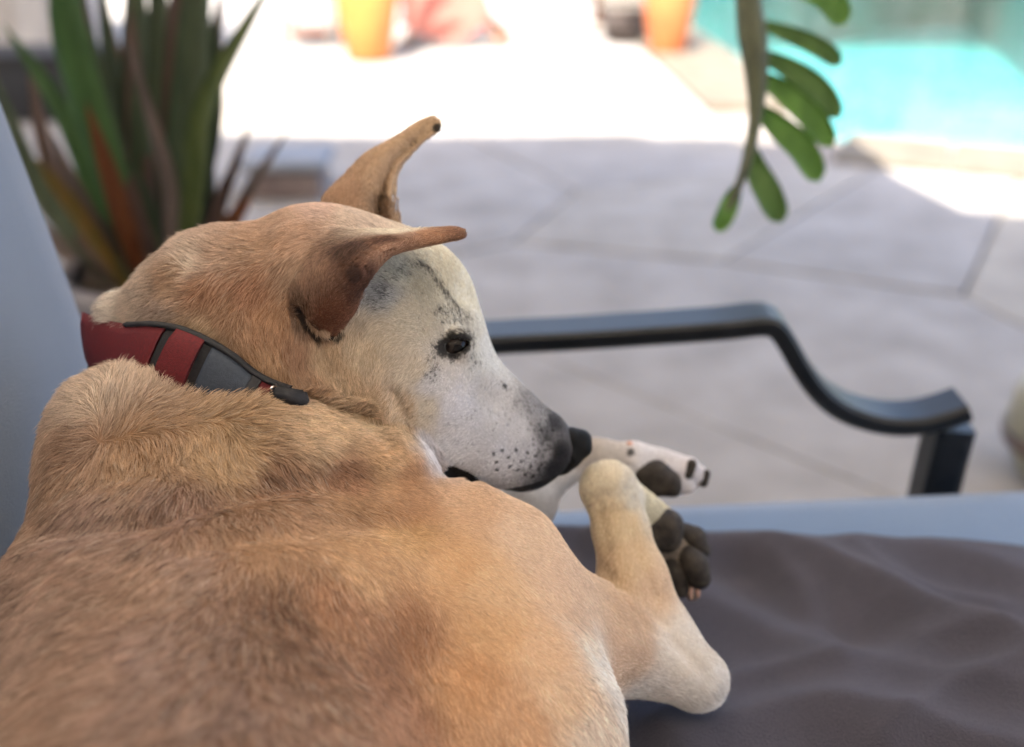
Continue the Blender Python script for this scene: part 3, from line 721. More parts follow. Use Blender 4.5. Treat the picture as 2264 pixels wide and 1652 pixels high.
S.cycles_curves.shape = 'RIBBONS'
# ---------------------------------------------------------------- paving, pool, garden wall, added shade canopy and wall
def clip(poly, a, b, n):
    """keep the part of a convex polygon where (p - a) . n >= b"""
    out = []
    for i in range(len(poly)):
        p, q = poly[i], poly[(i + 1) % len(poly)]; dp, dq = (p - a) @ n - b, (q - a) @ n - b
        if dp >= 0: out.append(p)
        if (dp >= 0) != (dq >= 0): out.append(p + (q - p) * dp / (dp - dq))
    return out
g2 = lambda u, v: G(u, v)[:2]
def prism(poly, z0, z1, bev=.006):
    """slab with a small worn bevel"""
    n = len(poly); c = np.mean(poly, 0); V, F = [], []
    ins = [p + (c - p) / (np.linalg.norm(c - p) + 1e-9) * bev for p in poly]
    for P_, z in ((poly, z0), (poly, z1 - bev * .7), (ins, z1)): V += [(p[0], p[1], z) for p in P_]
    for r in (0, 1):
        for i in range(n): F.append((r * n + i, r * n + (i + 1) % n, (r + 1) * n + (i + 1) % n, (r + 1) * n + i))
    F.append(tuple(range(2 * n, 3 * n))); return V, F
def ccw(p):
    a = sum(p[i][0] * p[(i + 1) % len(p)][1] - p[(i + 1) % len(p)][0] * p[i][1] for i in range(len(p)))
    return p if a > 0 else p[::-1]
E1a, E1b = g2(1520, 62), g2(1872, 302); E2a, E2b = g2(1872, 302), g2(2700, 372)
def nrm2(a, b, toward):
    n = np.array([-(b - a)[1], (b - a)[0]]); n /= np.linalg.norm(n); return n if n @ (toward - a) > 0 else -n
N2 = nrm2(E2a, E2b, np.array([0, 0.])); N1 = nrm2(E1a, E1b, np.array([-3, 6.]))
def outside_pool(cell, gap=0.0):
    A = clip(cell, E2a, gap, N2); Bp = clip(clip(cell, E2a, -gap, -N2) if len(cell) else [], E1a, gap, N1)
    return [q for q in (A, Bp) if len(q) > 2]
M_joint = noise_mat('mortar', (.195, .17, .145), (.25, .22, .19), 6, .95, .5, 80, dist=.004)
STONES = []
for i, (c1, c2) in enumerate((((.235,.21,.18),(.325,.295,.26)),((.22,.20,.18),(.305,.28,.255)),((.25,.22,.185),(.335,.30,.25)),((.225,.205,.185),(.315,.29,.265)))):
    STONES.append(noise_mat('flagstone', c1, c2, 5, .85, .6, 45, detail=9, spec=.2, dist=.004, coord='Object'))
M_sand = noise_mat('coping_stone', (.11, .09, .065), (.16, .135, .10), 7, .8, .5, 60, spec=.3, dist=.003)
big = [np.array(q, float) for q in ((-30, -20), (30, -20), (30, 60), (-30, 60))]
V, F = [], []
for q in outside_pool(big):
    k = len(V); V += [(p[0], p[1], -.03) for p in q]; F.append(tuple(range(k, k + len(q))))
ground = tag(mesh('patio_floor', V, F, M_joint, smooth=False), kind='structure')
# seeds: the joints that show in the photograph, then the rest at random
J = g2(1600, 575); JA, JB, JD = g2(1090, 528), g2(1895, 398), g2(2264, 712); L1a, L1b = g2(1235, 798), g2(1940, 1080)
def refl(p, a, b):
    n = nrm2(a, b, p); return p - 2 * n * ((p - a) @ n)
s3 = J + (g2(1600, 760) - J) * .9 + np.array([.05, 0]); s1 = refl(s3, J, JA); s2 = refl(s1, J, JB); s4 = refl(s3, L1a, L1b)
seeds = [s3, s1, s2, s4]
rg = np.random.default_rng(8)
for _ in range(6000):
    q = np.array([rg.uniform(-5.5, 6), rg.uniform(.2, 11.5)])
    if min(np.linalg.norm(q - s) for s in seeds) > (1.05 if q[1] < 5 else 1.2): seeds.append(q)
seeds = np.array(seeds)
for i, s in enumerate(seeds):
    cell = [s + np.array(q) for q in ((-2, -2), (2, -2), (2, 2), (-2, 2))]
    for t in seeds[np.argsort(((seeds - s) ** 2).sum(1))[1:22]]:
        n = (s - t) / np.linalg.norm(s - t); cell = clip(cell, (s + t) / 2, .006, n)
    if len(cell) < 3: continue
    for q in outside_pool(cell, .52):
        z = rg.uniform(-.003, .003); V, F = prism(ccw(q), -.028, z - .004, .004)
        mesh('flagstone', V, F, STONES[int(rg.integers(4))], ground, smooth=False)
# pool: basin, pale shelf for the sun glare, water, coping
pool = tag(empty('pool', (*E2a, 0), None, None), kind='structure')
def pt(a, b, t): return a + (b - a) * t
C1, C2, C3 = E1a + (E1a - E1b) * 1.2, E2a, E2b + (E2b - E2a) * 2
FARP = [C3 + np.array([0, 9.0]), C1 + np.array([6., 5.0])]
ring = ccw([C1, C2, C3] + FARP)
M_pool = noise_mat('caustic_pool_plaster', (.01, .19, .21), (.07, .36, .35), 3, .6, .3, 20)  # turquoise plaster, its pale mottling painted in place of caustics
M_glare = noise_mat('glare_pale_plaster', (.04, .24, .25), (.17, .38, .37), 3, .6, .3, 20)  # sun glare on the water put in as pale underwater plaster
V = [(p[0], p[1], -1.1) for p in ring] + [(p[0], p[1], -.03) for p in ring]; n = len(ring)
mesh('basin', V, [tuple(range(n))] + [(i, i + n, (i + 1) % n + n, (i + 1) % n) for i in range(n)], M_pool, pool, smooth=False)
d1 = (C1 - C2) / np.linalg.norm(C1 - C2); d2 = (C3 - C2) / np.linalg.norm(C3 - C2); bis = d1 + d2; bis /= np.linalg.norm(bis)
inn = -(N2)
for nm, off0, off1, z, mt in (('step', .12, .95, -.42, M_pool), ('glare_ledge', .95, 2.35, -.22, M_glare)):
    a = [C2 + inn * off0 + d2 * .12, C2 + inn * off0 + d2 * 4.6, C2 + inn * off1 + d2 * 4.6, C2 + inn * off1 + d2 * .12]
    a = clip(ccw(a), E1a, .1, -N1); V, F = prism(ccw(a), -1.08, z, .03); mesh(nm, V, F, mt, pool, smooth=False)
mw = bpy.data.materials.new('water'); mw.use_nodes = True; nt = mw.node_tree; nt.nodes.remove(nt.nodes['Principled BSDF'])
tr = nt.nodes.new('ShaderNodeBsdfTransparent'); tr.inputs[0].default_value = (.80, .98, .98, 1); gl = nt.nodes.new('ShaderNodeBsdfGlossy'); gl.inputs['Roughness'].default_value = .06
fr = nt.nodes.new('ShaderNodeFresnel'); fr.inputs[0].default_value = 1.33; mx = nt.nodes.new('ShaderNodeMixShader')
nz = nt.nodes.new('ShaderNodeTexNoise'); nz.inputs['Scale'].default_value = 5; nz.inputs['Detail'].default_value = 3; bp = nt.nodes.new('ShaderNodeBump'); bp.inputs['Strength'].default_value = .5; bp.inputs['Distance'].default_value = .04
tc = nt.nodes.new('ShaderNodeTexCoord'); L(nt, tc.outputs['Object'], nz.inputs['Vector']); L(nt, nz.outputs[0], bp.inputs['Height']); L(nt, bp.outputs[0], gl.inputs['Normal']); L(nt, bp.outputs[0], fr.inputs['Normal'])
L(nt, fr.outputs[0], mx.inputs[0]); L(nt, tr.outputs[0], mx.inputs[1]); L(nt, gl.outputs[0], mx.inputs[2]); L(nt, mx.outputs[0], nt.nodes['Material Output'].inputs[0])
tag(mesh('water', [(p[0], p[1], -.09) for p in ring], [tuple(range(n))], mw, None, smooth=False), kind='structure')
def coping(a, b, nrm_, step):
    d = b - a; Ln = np.linalg.norm(d); d /= Ln; k = int(Ln / step)
    for i in range(k):
        p, q = a + d * (i * step + .006), a + d * ((i + 1) * step - .006)
        V, F = prism(ccw([p - nrm_ * .03, q - nrm_ * .03, q + nrm_ * .505, p + nrm_ * .505]), -.029, .018 + rg.uniform(-.002, .002), .012); mesh('coping_stone', V, F, M_sand, pool, smooth=False)
coping(C2 + d2 * .0, C3, N2, .46); coping(C1, C2 - (C2 - C1) / np.linalg.norm(C2 - C1) * .54, N1, .46)
# far end: hedge mass and a garden wall on the left
M_gstone0 = noise_mat('plinth_stone', (.2, .18, .16), (.3, .27, .24), 5, .9, .5, 60)
M_wall = noise_mat('stucco', (.40, .36, .33), (.50, .46, .42), 5, .9, .6, 70, dist=.004)
def box(name, x0, x1, y0, y1, z0, z1, mat, parent=None, bev=.01, rot=0, seg=3, loc=None):
    me = bpy.data.meshes.new(name); bm = bmesh.new(); bmesh.ops.create_cube(bm, size=1)
    for v in bm.verts: v.co = Vector(((v.co.x) * (x1 - x0), (v.co.y) * (y1 - y0), (v.co.z) * (z1 - z0)))
    if bev: bmesh.ops.bevel(bm, geom=list(bm.edges), offset=bev, segments=seg, affect='EDGES', profile=.5)
    R = __import__('mathutils').Matrix.Rotation(rot, 4, 'Z')
    for v in bm.verts: v.co = R @ v.co + Vector(((x0 + x1) / 2, (y0 + y1) / 2, (z0 + z1) / 2))
    bm.to_mesh(me); bm.free(); return link(name, me, mat, parent)
wl = empty('garden_wall', (-4.0, 7.6, 0), 'shaded beige stucco wall at the far left behind the black planter', 'wall')
box('wall_panel', -7, -2.75, 7.5, 7.75, -.03, 2.3, M_wall, wl, .01); box('wall_cap', -7.05, -2.7, 7.44, 7.81, 2.302, 2.38, M_sand, wl, .015)
for x, wd in ((-3.05, .16), (-2.86, .10)): box('pilaster', x - wd, x + wd * .4, 7.38, 7.498, -.03, 2.2, M_wall, wl, .01)
hw = empty('shade_wall', (0, -2.4, 0), 'warm plaster wall added unseen behind the camera to darken the near side', 'wall')  # unseen wall added to cut light from behind the camera
M_plas = noise_mat('warm_plaster', (.46, .42, .37), (.54, .49, .43), 3, .9, .4, 40)
box('wall_panel', -8, 6, -2.7, -2.45, -.03, 3.2, M_plas, hw, .01); box('plinth', -8, 6, -2.447, -2.40, -.03, .25, M_gstone0, hw, .006)
wf = empty('boundary_wall', (1, 15, 0), 'long pale garden wall closing the yard beyond the pool', 'wall')
M_white = noise_mat('white_render', (.62, .60, .56), (.72, .70, .66), 3, .9, .4, 40)
box('wall_panel', -9, 14, 16, 16.25, -.03, 2.4, M_white, wf, .01); box('wall_cap', -9.05, 14.05, 15.94, 16.31, 2.402, 2.48, M_sand, wf, .015)
# unseen canopy added overhead, cut to the outline of the shade on the paving
CZ = 2.75
M_can = bpy.data.materials.new('canopy_fabric'); M_can.use_nodes = True; nt = M_can.node_tree; nt.nodes.remove(nt.nodes['Principled BSDF'])
df = nt.nodes.new('ShaderNodeBsdfDiffuse'); df.inputs[0].default_value = (.78, .75, .70, 1); tl = nt.nodes.new('ShaderNodeBsdfTranslucent'); tl.inputs[0].default_value = (.88, .82, .73, 1)  # translucent so the added cloth gives soft top light
mx = nt.nodes.new('ShaderNodeMixShader'); mx.inputs[0].default_value = .48; L(nt, df.outputs[0], mx.inputs[1]); L(nt, tl.outputs[0], mx.inputs[2]); L(nt, mx.outputs[0], nt.nodes['Material Output'].inputs[0])
def sh(p): return (p[0] + SUND.x / SUND.z * CZ, p[1] + SUND.y / SUND.z * CZ)
sp_ = [(-7.5, 8.6), (-2.0, 8.6), (-1.9, 5.15), tuple(g2(900, 301)), tuple(g2(1385, 294)), tuple(g2(1460, 302)), tuple(g2(1870, 306)), tuple(g2(1985, 392)), tuple(g2(2130, 466)), tuple(g2(2330, 480)), (4.2, 2.9), (4.2, -3.5), (-7.5, -3.5)]
top = [sh(p) for p in sp_]; n = len(top)
can = empty('shade_canopy', (-1, 1, 0), 'unseen cream fabric canopy added over the patio for shade and soft light', 'canopy')
fb = mesh('fabric', [(p[0], p[1], CZ) for p in top] + [(p[0], p[1], CZ + .012) for p in top], [tuple(range(n))[::-1], tuple(range(n, 2 * n))] + [(i, (i + 1) % n, (i + 1) % n + n, i + n) for i in range(n)], M_can, can, smooth=False)
M_black = noise_mat('black_metal', (.004, .005, .006), (.010, .011, .013), 30, .45, .15, 300, spec=.3, dist=.0005)
M_black.node_tree.nodes['Principled BSDF'].inputs['Coat Weight'].default_value = .12; M_black.node_tree.nodes['Principled BSDF'].inputs['Coat Roughness'].default_value = .3; M_black.node_tree.nodes['Principled BSDF'].inputs['Coat IOR'].default_value = 1.45
for x, y in ((-6.8, -4.5), (3.0, -4.6), (-6.9, 6.2)): box('post', x - .05, x + .05, y - .05, y + .05, -.03, CZ - .002, M_black, can, .008)

# ---------------------------------------------------------------- lounger the dog lies on
sofa = empty('garden_sofa', (.1, .6, 0), 'black metal garden sofa with blue grey cushions under the dog', 'sofa')
def fabric(name, c1, c2, ribs=0):
    m, nt, b = newmat(name); b.inputs['Roughness'].default_value = .9; b.inputs['Specular IOR Level'].default_value = .15; b.inputs['Sheen Weight'].default_value = .3
    tc = nt.nodes.new('ShaderNodeTexCoord'); nz = nt.nodes.new('ShaderNodeTexNoise'); nz.inputs['Scale'].default_value = 9; nz.inputs['Detail'].default_value = 5
    L(nt, tc.outputs['Object'], nz.inputs['Vector']); r = nt.nodes.new('ShaderNodeValToRGB'); r.color_ramp.elements[0].color = (*c1, 1); r.color_ramp.elements[1].color = (*c2, 1)
    L(nt, nz.outputs[0], r.inputs[0]); L(nt, r.outputs[0], b.inputs['Base Color'])
    if ribs:
        wv = nt.nodes.new('ShaderNodeTexWave'); wv.inputs['Scale'].default_value = ribs; wv.bands_direction = 'X'; wv.inputs['Distortion'].default_value = .4; L(nt, tc.outputs['Object'], wv.inputs['Vector'])
    else:
        wv = nt.nodes.new('ShaderNodeTexNoise'); wv.inputs['Scale'].default_value = 700; L(nt, tc.outputs['Object'], wv.inputs['Vector'])
    bp = nt.nodes.new('ShaderNodeBump'); bp.inputs['Strength'].default_value = .7; bp.inputs['Distance'].default_value = .0012; L(nt, wv.outputs[0], bp.inputs['Height']); L(nt, bp.outputs[0], b.inputs['Normal'])
    return m
M_blue = fabric('blue_grey_canvas', (.10, .155, .25), (.13, .195, .305), 110)
M_blue2 = fabric('blue_grey_canvas_back', (.11, .14, .195), (.145, .18, .24))
def cushion(name, corner, ex, ey, ez, sx, sy, sz, mat, puff=.02, r=.035, parent=None):
    """soft box: corner + axes, puffed faces, rounded rim, welt"""
    me = bpy.data.meshes.new(name); bm = bmesh.new(); bmesh.ops.create_cube(bm, size=1); bmesh.ops.bevel(bm, geom=list(bm.edges), offset=r / max(sx, sy, sz) if False else .001, segments=1, affect='EDGES')
    bm.free(); V, F = [], []; nx, ny, nz_ = 28, 28, 8; idx = {}
    def vert(i, j, k):
        key = (i, j, k)
        if key in idx: return idx[key]
        a = np.array([i / nx, j / ny, k / nz_]) * 2 - 1; s = np.array([sx, sy, sz]) / 2; p = a * s
        q = np.clip(p, -s + r, s - r); dlt = p - q; Ln = np.linalg.norm(dlt)
        if Ln > 1e-9: p = q + dlt / Ln * min(r, Ln) if Ln > r else p
        f = (1 - a * a); bulge = np.array([puff * f[1] * f[2], puff * f[0] * f[2], puff * f[0] * f[1]]) * np.sign(a) * (np.abs(a) ** 3)
        p = p + bulge + .003 * np.array([math.sin(17 * a[1] + 5 * a[2]), 0, math.sin(13 * a[0] + 9 * a[1])]) * (1 - max(0, max(abs(a)) - .9) * 10)
        w_ = corner + ex * (p[0] + sx / 2) + ey * (p[1] + sy / 2) + ez * (p[2] + sz / 2); idx[key] = len(V); V.append(w_); return idx[key]
    for ax, (n1, n2, n3) in enumerate(((ny, nz_, nx), (nz_, nx, ny), (nx, ny, nz_))):
        for side in (0, n3):
            for i in range(n1):
                for j in range(n2):
                    def K(a, b):
                        t = [0, 0, 0]; t[ax] = side; t[(ax + 1) % 3] = a; t[(ax + 2) % 3] = b; return vert(*t)
                    f = [K(i, j), K(i + 1, j), K(i + 1, j + 1), K(i, j + 1)]; F.append(f if side else f[::-1])
    return mesh(name, V, F, mat, parent)
e0, e1 = G(1130, 1112, .5), G(2264, 1064, .5); ex = (e1 - e0); ex[2] = 0; ex /= np.linalg.norm(ex); ez = np.array([0, 0, 1.]); ey = np.cross(ez, ex)
far = e0 + ex * ((-.45 - e0[0]) / ex[0]); SC = far - ey * 1.25
cushion('seat_cushion', SC - ez * .135, ex, ey, ez, 1.32, 1.25, .135, M_blue, .002, .03, sofa)
lean = math.radians(10); bz = np.array([-math.sin(lean), 0, math.cos(lean)]); bx = np.array([math.cos(lean), 0, math.sin(lean)]); by = np.array([0, 1., 0])
bc = np.array([-.395, 1.03, .60]); 
cushion('back_cushion', bc - bz * .11 - bx * .15 - by * 1.2, bx, by, bz, .15, 1.2, .60, M_blue2, .03, .05, sofa)
# frame
def sweep(name, path, wid, thk, mat, parent, cap=True):
    """flat bar along a path lying in an upright plane; wid across (Y), thk in the plane"""
    path = np.array(path, float); n = len(path); tn = np.gradient(path, axis=0); tn /= np.linalg.norm(tn, axis=1)[:, None]
    side = np.array([0, 1., 0]); V, F = [], []
    prof = [(-.5, -.3), (-.5, .3), (-.42, .5), (.42, .5), (.5, .3), (.5, -.3), (.42, -.5), (-.42, -.5)]
    for p, t in zip(path, tn):
        nr = np.cross(side, t) * -1; nr /= np.linalg.norm(nr)
        for a, b_ in prof: V.append(p + side * a * wid + nr * b_ * thk)
    k = len(prof)
    for i in range(n - 1):
        for j in range(k): F.append((i * k + j, i * k + (j + 1) % k, (i + 1) * k + (j + 1) % k, (i + 1) * k + j))
    F.append(tuple(range(k))[::-1]); F.append(tuple(range((n - 1) * k, n * k)))
    return mesh(name, V, F, mat, parent, smooth=False)
AY = 1.17
ap = [at_y(u, v, AY) for u, v in ((1060, 748), (1250, 738), (1450, 725), (1600, 714), (1672, 706), (1706, 712), (1730, 742), (1758, 792), (1795, 845), (1840, 885), (1895, 910), (1960, 924), (2030, 922), (2085, 908), (2128, 893))]
ap = [np.array([-.56, AY, ap[0][2] - .035])] + ap
arm = sweep('armrest', cr(ap, 5), .058, .023, M_black, sofa)
pb, ptp = at_y(2068, 1072, AY), at_y(2106, 915, AY); pb2 = pb + (pb - ptp) * 3.2; pb2[2] = 0
sweep('leg', [ptp - np.array([0, 0, .012]), (ptp + pb) / 2, pb, pb + (pb2 - pb) * .5, pb2],   .05, .046, M_black, sofa)
for x, y in ((-.60, AY), (-.60, -.2), (.80, -.2)): box('leg', x - .022, x + .022, y - .025, y + .025, .0, .36 if x > 0 else 1.02, M_black, sofa, .005)
box('front_rail', .76, .80, -.17, AY - .03, .30, .35, M_black, sofa, .005); box('back_rail', -.62, -.58, -.17, AY - .03, .30, .35, M_black, sofa, .005)
box('back_rail', -.62, -.58, -.17, AY - .03, .96, 1.0, M_black, sofa, .005)
for y in (-.19, AY): box('side_rail', -.575, .757, y - .02, y + .02, .30, .35, M_black, sofa, .005)
for k in range(7): y = .0 + k * .17; box('seat_slat', -.577, .757, y - .03, y + .03, .34, .36, M_black, sofa, .004)

# towel
M_towel, nt, b = newmat('grey_towel'); b.inputs['Roughness'].default_value = 1; b.inputs['Specular IOR Level'].default_value = .05; b.inputs['Sheen Weight'].default_value = .12; b.inputs['Sheen Roughness'].default_value = .6
tc = nt.nodes.new('ShaderNodeTexCoord'); nz = nt.nodes.new('ShaderNodeTexNoise'); nz.inputs['Scale'].default_value = 14; nz.inputs['Detail'].default_value = 6; L(nt, tc.outputs['Object'], nz.inputs['Vector'])
r = nt.nodes.new('ShaderNodeValToRGB'); r.color_ramp.elements[0].color = (.042, .040, .058, 1); r.color_ramp.elements[1].color = (.078, .074, .100, 1); L(nt, nz.outputs[0], r.inputs[0]); L(nt, r.outputs[0], b.inputs['Base Color'])
n2 = nt.nodes.new('ShaderNodeTexNoise'); n2.inputs['Scale'].default_value = 900; n2.inputs['Detail'].default_value = 2; L(nt, tc.outputs['Object'], n2.inputs['Vector']); bp = nt.nodes.new('ShaderNodeBump'); bp.inputs['Strength'].default_value = 1; bp.inputs['Distance'].default_value = .003; L(nt, n2.outputs[0], bp.inputs['Height']); L(nt, bp.outputs[0], b.inputs['Normal'])
FOLD = [([(1420, 1215), (1700, 1215), (1880, 1285), (2060, 1370), (2330, 1500)], .030, .034), ([(1560, 1330), (1760, 1420), (1980, 1490), (2300, 1560)], .035, .022),
        ([(1200, 1200), (1280, 1172), (1340, 1190)], .022, .030), ([(1900, 1215), (2120, 1235), (2330, 1300)], .04, .02), ([(1500, 1640), (1750, 1560), (2000, 1600), (2300, 1690)], .03, .026), ([(1640, 1260), (1720, 1330), (1880, 1400)], .028, -.014), ([(2050, 1430), (2300, 1440)], .03, .02), ([(1450, 1600), (1600, 1500), (1850, 1470)], .014, .012), ([(1700, 1240), (1780, 1310), (1820, 1400)], .012, .009), ([(1950, 1640), (2100, 1540), (2280, 1500)], .014, .012), ([(1880, 1230), (1990, 1290), (2200, 1330)], .012, .008)]
nx, ny = 210, 190; xs = np.linspace(-.40, .82, nx); ys = np.linspace(.02, 1.0, ny); X, Y = np.meshgrid(xs, ys, indexing='ij')
edge = (e0 + ex * 0)[1] + (X - e0[0]) * ex[1] / ex[0]
te0, te1 = G(1540, 1196, .51), G(2264, 1192, .51); tedge = te0[1] + (X - te0[0]) * (te1[1] - te0[1]) / (te1[0] - te0[0]) + .012 * np.sin(X * 9) + .006 * np.sin(X * 31)
Yt = .02 + (Y - .02) / .98 * (tedge - .02)
PT = np.stack([X.ravel(), Yt.ravel(), np.zeros(X.size)], 1); Z = np.full(X.size, .514)
for pl, wd, hh in FOLD:
    q = [G(u, v, .52) for u, v in pl]; bst = np.full(X.size, 9.)
    q = cr(q, 4)
    for a_, b_ in zip(q[:-1], q[1:]):
        ab = (b_ - a_)[:2]; t = np.clip((PT[:, :2] - a_[:2]) @ ab / (ab @ ab), 0, 1); bst = np.minimum(bst, ((PT[:, :2] - a_[:2] - t[:, None] * ab) ** 2).sum(1))
    Z += hh * np.exp(-(np.sqrt(bst) / wd) ** 1.45)
Z += .006 * vnoise(PT, 14, 31) + .002 * vnoise(PT, 30, 32) + .0005 * vnoise(PT, 120, 33)
Z = np.maximum(Z, .5085); Z = Z.reshape(X.shape); rim = np.minimum(1, (tedge - Yt) / .02); Z = .508 + .82 * (Z - .508) * (.45 + .55 * rim)
idx = np.arange(X.size).reshape(X.shape); top_ = np.stack([X, Yt, Z], -1).reshape(-1, 3); bot_ = top_ - np.array([0, 0, .0045])
f1 = np.stack([idx[:-1, :-1], idx[1:, :-1], idx[1:, 1:], idx[:-1, 1:]], -1).reshape(-1, 4); f2 = f1[:, ::-1] + X.size
bd = np.concatenate([idx[:, 0], idx[-1, 1:], idx[::-1, -1][1:], idx[0, ::-1][1:]])
f3 = np.stack([bd[:-1], bd[:-1] + X.size, bd[1:] + X.size, bd[1:]], 1)
tw = link('towel', np_mesh('towel', np.concatenate([top_, bot_]), np.concatenate([f1, f2, f3])), M_towel)
tag(tw, 'rumpled dark grey towel spread over the seat cushion beneath the dog', 'towel')

# ---------------------------------------------------------------- plants
def leafmat(name, c1, c2, tl=.35, rough=.45):
    m, nt, b = newmat(name); tc = nt.nodes.new('ShaderNodeTexCoord'); mp = nt.nodes.new('ShaderNodeMapping'); mp.inputs['Scale'].default_value = (14, 14, 3); L(nt, tc.outputs['Object'], mp.inputs[0])
    nz = nt.nodes.new('ShaderNodeTexNoise'); nz.inputs['Scale'].default_value = 3; nz.inputs['Detail'].default_value = 6; L(nt, mp.outputs[0], nz.inputs['Vector'])
    r = nt.nodes.new('ShaderNodeValToRGB'); r.color_ramp.elements[0].position = .32; r.color_ramp.elements[1].position = .68; r.color_ramp.elements[0].color = (*c1, 1); r.color_ramp.elements[1].color = (*c2, 1)
    L(nt, nz.outputs[0], r.inputs[0]); L(nt, r.outputs[0], b.inputs['Base Color']); b.inputs['Roughness'].default_value = rough; b.inputs['Specular IOR Level'].default_value = .35
    t = nt.nodes.new('ShaderNodeBsdfTranslucent'); L(nt, r.outputs[0], t.inputs[0]); mx = nt.nodes.new('ShaderNodeMixShader'); mx.inputs[0].default_value = tl
    L(nt, b.outputs[0], mx.inputs[1]); L(nt, t.outputs[0], mx.inputs[2]); L(nt, mx.outputs[0], nt.nodes['Material Output'].inputs[0]); return m
ML = {'g': leafmat('green_leaf', (.035, .085, .026), (.06, .13, .04)), 'd': leafmat('dark_leaf', (.045, .065, .036), (.075, .10, .055)), 'b': leafmat('brown_leaf', (.085, .055, .045), (.14, .09, .075)),
      'o': leafmat('rust_leaf', (.10, .03, .012), (.17, .06, .02)), 'y': leafmat('yellow_leaf', (.20, .11, .03), (.12, .10, .02)), 'p': leafmat('dry_leaf', (.10, .075, .068), (.16, .125, .11)), 'l': leafmat('olive_leaf', (.07, .10, .03), (.12, .15, .05))}
def blade(name, path, width, mat, parent, prof=None, nrm=None, fold=.25, thick=.0012):
    """a leaf blade: path of 3-D points, width in metres, folded along the midrib"""
    path = cr(path, 6); n = len(path); tn = np.gradient(path, axis=0); tn /= np.linalg.norm(tn, axis=1)[:, None]
    nrm = -AXF if nrm is None else nrm; V, F = [], []
    for i, (p, t) in enumerate(zip(path, tn)):
        s = i / (n - 1); wd = width * (prof(s) if prof else (.55 + .45 * math.sin(min(1, s * 1.6) * math.pi / 2)) * (1 - s ** 5))
        sd_ = np.cross(t, nrm); sd_ /= np.linalg.norm(sd_); nn = np.cross(sd_, t)
        for a in (-1, -.5, 0, .5, 1): V.append(p + sd_ * a * wd / 2 + nn * fold * abs(a) * wd / 2)
    V = np.array(V); m = len(V); Vb = V - np.tile(nrm, (m, 1)) * thick
    idx = np.arange(m).reshape(n, 5); F = []
    for i in range(n - 1):
        for j in range(4):
            q = (idx[i, j], idx[i, j + 1], idx[i + 1, j + 1], idx[i + 1, j]); F.append(q); F.append(tuple(x + m for x in q[::-1]))
    per = list(idx[:, 0]) + list(idx[-1, 1:]) + list(idx[::-1, 4][1:]) + list(idx[0, ::-1][1:-1])
    for a, b_ in zip(per, per[1:] + per[:1]): F.append((a, a + m, b_ + m, b_))
    return mesh(name, np.concatenate([V, Vb]), F, mat, parent)
PY = 1.95
pc = at_y(345, 650, PY); pc[2] = 0
pl = empty('strap_leaf_plant', tuple(pc), 'large potted plant of dark green and rust strap leaves behind the sofa back', 'plant')
LEAVES = [(320, 150, 30, 195, -170, 74, 'g', 0), (300, 140, 250, 5, 50, 44, 'g', .03), (340, 305, 250, 300, -200, 80, 'd', .06), (350, 350, 250, 345, -220, 62, 'd', .10), (385, 425, 250, 440, -250, 84, 'd', .02),
          (400, 390, 200, 400, -210, 56, 'b', .05), (400, 455, 230, 612, -60, 46, 'l', -.02), (395, 470, 250, 475, 20, 50, 'd', .03), (300, 150, 440, 78, 350, 36, 'y', -.04), (325, 255, 420, 190, 225, 46, 'o', -.05),
          (385, 370, 380, 275, 70, 34, 'p', -.05), (430, 500, 420, 560, 255, 28, 'b', .03), (440, 545, 430, 640, 285, 26, 'p', .02), (470, 510, 500, 560, 430, 44, 'o', 0), (300, 190, 460, 105, 280, 36, 'p', -.03),
          (360, 330, 380, 320, 60, 60, 'd', .12), (410, 420, 400, 425, 120, 62, 'b', .09), (330, 230, 350, 165, 120, 44, 'g', .08), (360, 300, 420, 230, 330, 60, 'd', .02), (420, 450, 420, 455, 230, 60, 'd', .05),
          (270, 90, 420, -20, 150, 46, 'd', .06), (285, 110, 360, 60, 120, 40, 'b', .08), (260, 60, 480, -30, 330, 40, 'p', .05),
          (350, 300, 480, 290, 380, 54, 'b', -.02), (400, 400, 480, 400, 330, 50, 'd', 0), (450, 480, 480, 500, 380, 40, 'b', .02), (340, 240, 520, 190, 460, 44, 'd', -.02), (320, 215, 560, 160, 520, 40, 'b', .01), (380, 380, 300, 380, 180, 40, 'o', .14), (360, 340, 200, 352, -40, 40, 'p', .16)]
rl = np.random.default_rng(3)
for q in range(64):
    t = rl.uniform(-1, 1); bu = 345 + 45 * t + rl.uniform(-10, 10); h_ = rl.uniform(180, 800); tu = 325 + 170 * t * (h_ / 600) ** .7 + rl.uniform(-20, 20)
    LEAVES.append((bu, (bu + tu) / 2 + 12 * t, 600 - h_ * .5, tu, 600 - h_, rl.uniform(38, 72), 'ddbgdpo'[int(rl.integers(7))], rl.uniform(.02, .14)))
for k, (bu, mu, mv, tu, tv, wd, mt, dy) in enumerate(LEAVES):
    p0 = at_y(bu, 655, PY + dy * .3); p1 = at_y((bu + mu) / 2, (655 + mv) / 2, PY + dy); p2 = at_y(mu, mv, PY + dy * 1.6); p3 = at_y(tu, tv, PY + dy * 2.2)
    blade('leaf', [p0, p1, p2, p3], wd * 1.12 * 2.05 / FPX, ML[mt], pl)
def lathe(name, prof, c, mat, parent, seg=48):
    V, F = [], []; n = len(prof)
    for i in range(seg):
        a = 2 * math.pi * i / seg
        for r_, z in prof: V.append((c[0] + r_ * math.cos(a), c[1] + r_ * math.sin(a), c[2] + z))
    for i in range(seg):
        for j in range(n - 1): F.append((i * n + j, ((i + 1) % seg) * n + j, ((i + 1) % seg) * n + j + 1, i * n + j + 1))
    return mesh(name, V, F, mat, parent)
